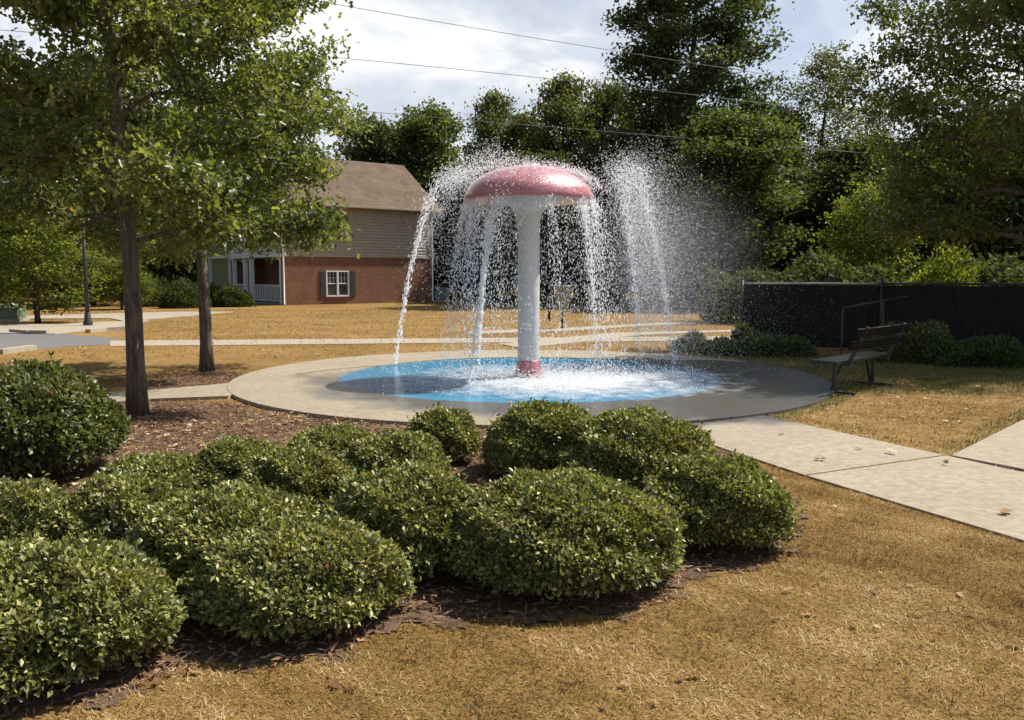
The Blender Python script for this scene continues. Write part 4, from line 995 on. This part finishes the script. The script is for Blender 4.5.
# ------------------------------------------------------------------ street things
x, y = G(88, 326); lp = empty('lamp_post', (x, y, 0)); tag(lp, 'slim black lamp post at the edge of the drive', 'lamp post')
m_ = MB(); m_.tube([(0, 0, .4), (0, 0, 1.6), (0, 0, 4.0)], [.075, .06, .05], 10); m_.build('pole', M['black'], lp)
m_ = MB(); m_.lathe([(.15, 0), (.15, .12), (.11, .2), (.09, .42), (.07, .45)], 12); m_.build('base', M['black'], lp)
m_ = MB(); m_.lathe([(.06, 4.0), (.15, 4.08), (.19, 4.42), (.22, 4.44), (.05, 4.62), (0, 4.68)], 8); m_.build('lantern', M['black'], lp)
x, y = G(8, 321); ub = empty('utility_box', (x, y, 0), .15); tag(ub, 'green metal utility box with a slanted lid beyond the road', 'utility box')
m_ = MB(); m_.box((0, 0, .05), (1.15, .95, .1)); m_.build('base', M['kerb'], ub)
m_ = MB(); m_.prism([(-.5, -.4), (.5, -.4), (.5, .4), (-.5, .4)], .1, .5); m_.add([(-.52, -.42, .5), (.52, -.42, .5), (.52, .42, .66), (-.52, .42, .66), (-.52, .42, .5), (.52, .42, .5)], [(0, 1, 2, 3), (3, 2, 5, 4), (0, 3, 4), (1, 5, 2), (0, 4, 5, 1)]); m_.build('cabinet', M['utility'], ub, .015)
m_ = MB(); m_.lathe([(.1, .6), (.1, .72), (0, .76)], 10, (.1, .1, 0)); m_.build('vent', M['trim'], ub)
x, y = G(562, 329); tb = empty('waste_bin', (x, y, 0)); tag(tb, 'pale tapered waste bin on a dark post seen through the spray', 'waste bin')
m_ = MB(); m_.tube([(0, 0, 0), (0, 0, .95)], .045, 8); m_.build('post', M['black'], tb)
m_ = MB(); m_.lathe([(0, .62), (.20, .62), (.27, 1.32), (.30, 1.33), (.30, 1.38), (.25, 1.38), (.2, .7)], 20); m_.build('bin', M['acgrey'], tb)
x, y = G(549, 321); sp = MB(); sp.tube([(x, y, 0), (x, y, .95)], .05, 8); sp.box((x, y, .80), (.30, .2, .14)); sp.lathe([(.07, 0), (.07, .03), (0, .05)], 8, (x, y, .95))
tag(sp.build('bollard_post', M['black']), 'short dark post just left of the pale waste bin', 'post')

# ------------------------------------------------------------------ power lines
def wire(pxs, Ya, Yb, label):
    A = AT(pxs[0][0], pxs[0][1], Ya); B = AT(pxs[-1][0], pxs[-1][1], Yb); A, B = Vector(A), Vector(B)
    mid = AT(pxs[1][0], pxs[1][1], (Ya+Yb)/2)
    a = A-(B-A)*0.9; b_ = B+(B-A)*0.7
    t0, t1 = -0.9, 1.7; pts = []
    sag = ((A+B)/2).z-mid[2]
    for i in range(49):
        t = t0+(t1-t0)*i/48; p = A+(B-A)*t; p.z -= sag*(1-((t-.5)/.5)**2); pts.append(p)
    m_ = MB(); m_.tube(pts, .013, 6); tag(m_.build('power_line', M['wire']), label, 'power line', 'overhead wires crossing the sky')
wire([(300, -2), (560, 46), (840, 85)], 40, 44, 'topmost of the overhead wires')
wire([(330, 57), (560, 84), (840, 113)], 40, 44, 'second overhead wire from the top')
wire([(335, 109), (560, 131), (840, 151)], 40, 44, 'lowest of the overhead wires, nearest the treetops')

# ------------------------------------------------------------------ light and sky
S = Vector((1.95, 0.92, 2.8)).normalized()
el = math.asin(S.z); rot = math.atan2(S.x, S.y)
sun = bpy.data.lights.new('sun', 'SUN'); sun.energy = 5.0; sun.angle = math.radians(0.6); sun.color = (1.0, 0.95, 0.86)
so = bpy.data.objects.new('sun', sun); C.objects.link(so); so.rotation_euler = S.to_track_quat('Z', 'Y').to_euler(); so.location = (20, 12, 30)
w = bpy.data.worlds.new('World'); bpy.context.scene.world = w; w.use_nodes = True; nt = w.node_tree; nt.nodes.clear()
sky = N(nt, 'ShaderNodeTexSky', sky_type='NISHITA'); sky.sun_disc = False; sky.sun_elevation = el; sky.sun_rotation = rot
sky.air_density = 1.0; sky.dust_density = 2.0
bgA = N(nt, 'ShaderNodeBackground'); L(nt, sky.outputs[0], bgA.inputs[0]); bgA.inputs[1].default_value = 0.09
tc = N(nt, 'ShaderNodeTexCoord'); mp = N(nt, 'ShaderNodeMapping'); mp.inputs['Scale'].default_value = (1, 1, 2.2); mp.inputs['Location'].default_value = (0.35, 0.1, 0.2)
L(nt, tc.outputs['Generated'], mp.inputs['Vector'])
n1 = noise(nt, 4.6, 8, 0.55, mp.outputs[0], 0.25); n2 = noise(nt, 2.1, 6, 0.5, mp.outputs[0], 0.1)
cov = ramp(nt, n2, [(0.30, 0.45), (0.52, 1.0)])
ccol = ramp(nt, n1, [(0.38, (0.47, 0.53, 0.63)), (0.48, (0.62, 0.66, 0.73)), (0.58, (0.88, 0.88, 0.88))])
sx = N(nt, 'ShaderNodeSeparateXYZ'); L(nt, tc.outputs['Generated'], sx.inputs[0])
zr = ramp(nt, sx.outputs['Z'], [(0.38, 1.0), (0.60, 0.10)])   # cloud cover thinned overhead, out of view, to cut the fill light
cm = N(nt, 'ShaderNodeMath', operation='MULTIPLY'); L(nt, cov, cm.inputs[0]); L(nt, zr, cm.inputs[1]); yr = N(nt, 'ShaderNodeMapRange'); L(nt, sx.outputs['Y'], yr.inputs['Value']); yr.inputs['From Min'].default_value = -0.35; yr.inputs['From Max'].default_value = 0.35; yr.inputs['To Min'].default_value = 0.35  # cover also thinned behind the camera, for darker shadow sides
cm2 = N(nt, 'ShaderNodeMath', operation='MULTIPLY'); L(nt, cm.outputs[0], cm2.inputs[0]); L(nt, yr.outputs[0], cm2.inputs[1]); cov = cm2.outputs[0]
bgB = N(nt, 'ShaderNodeBackground'); L(nt, ccol, bgB.inputs[0]); bgB.inputs[1].default_value = 0.74
mx = N(nt, 'ShaderNodeMixShader'); L(nt, cov, mx.inputs[0]); L(nt, bgA.outputs[0], mx.inputs[1]); L(nt, bgB.outputs[0], mx.inputs[2])
ow = N(nt, 'ShaderNodeOutputWorld'); L(nt, mx.outputs[0], ow.inputs[0])
sc = bpy.context.scene
sc.view_settings.view_transform = 'Standard'; sc.view_settings.look = 'None'; sc.view_settings.gamma = 1; sc.view_settings.exposure = 0.72
sc.cycles.max_bounces = 6; sc.cycles.transparent_max_bounces = 24; sc.cycles.sample_clamp_indirect = 6
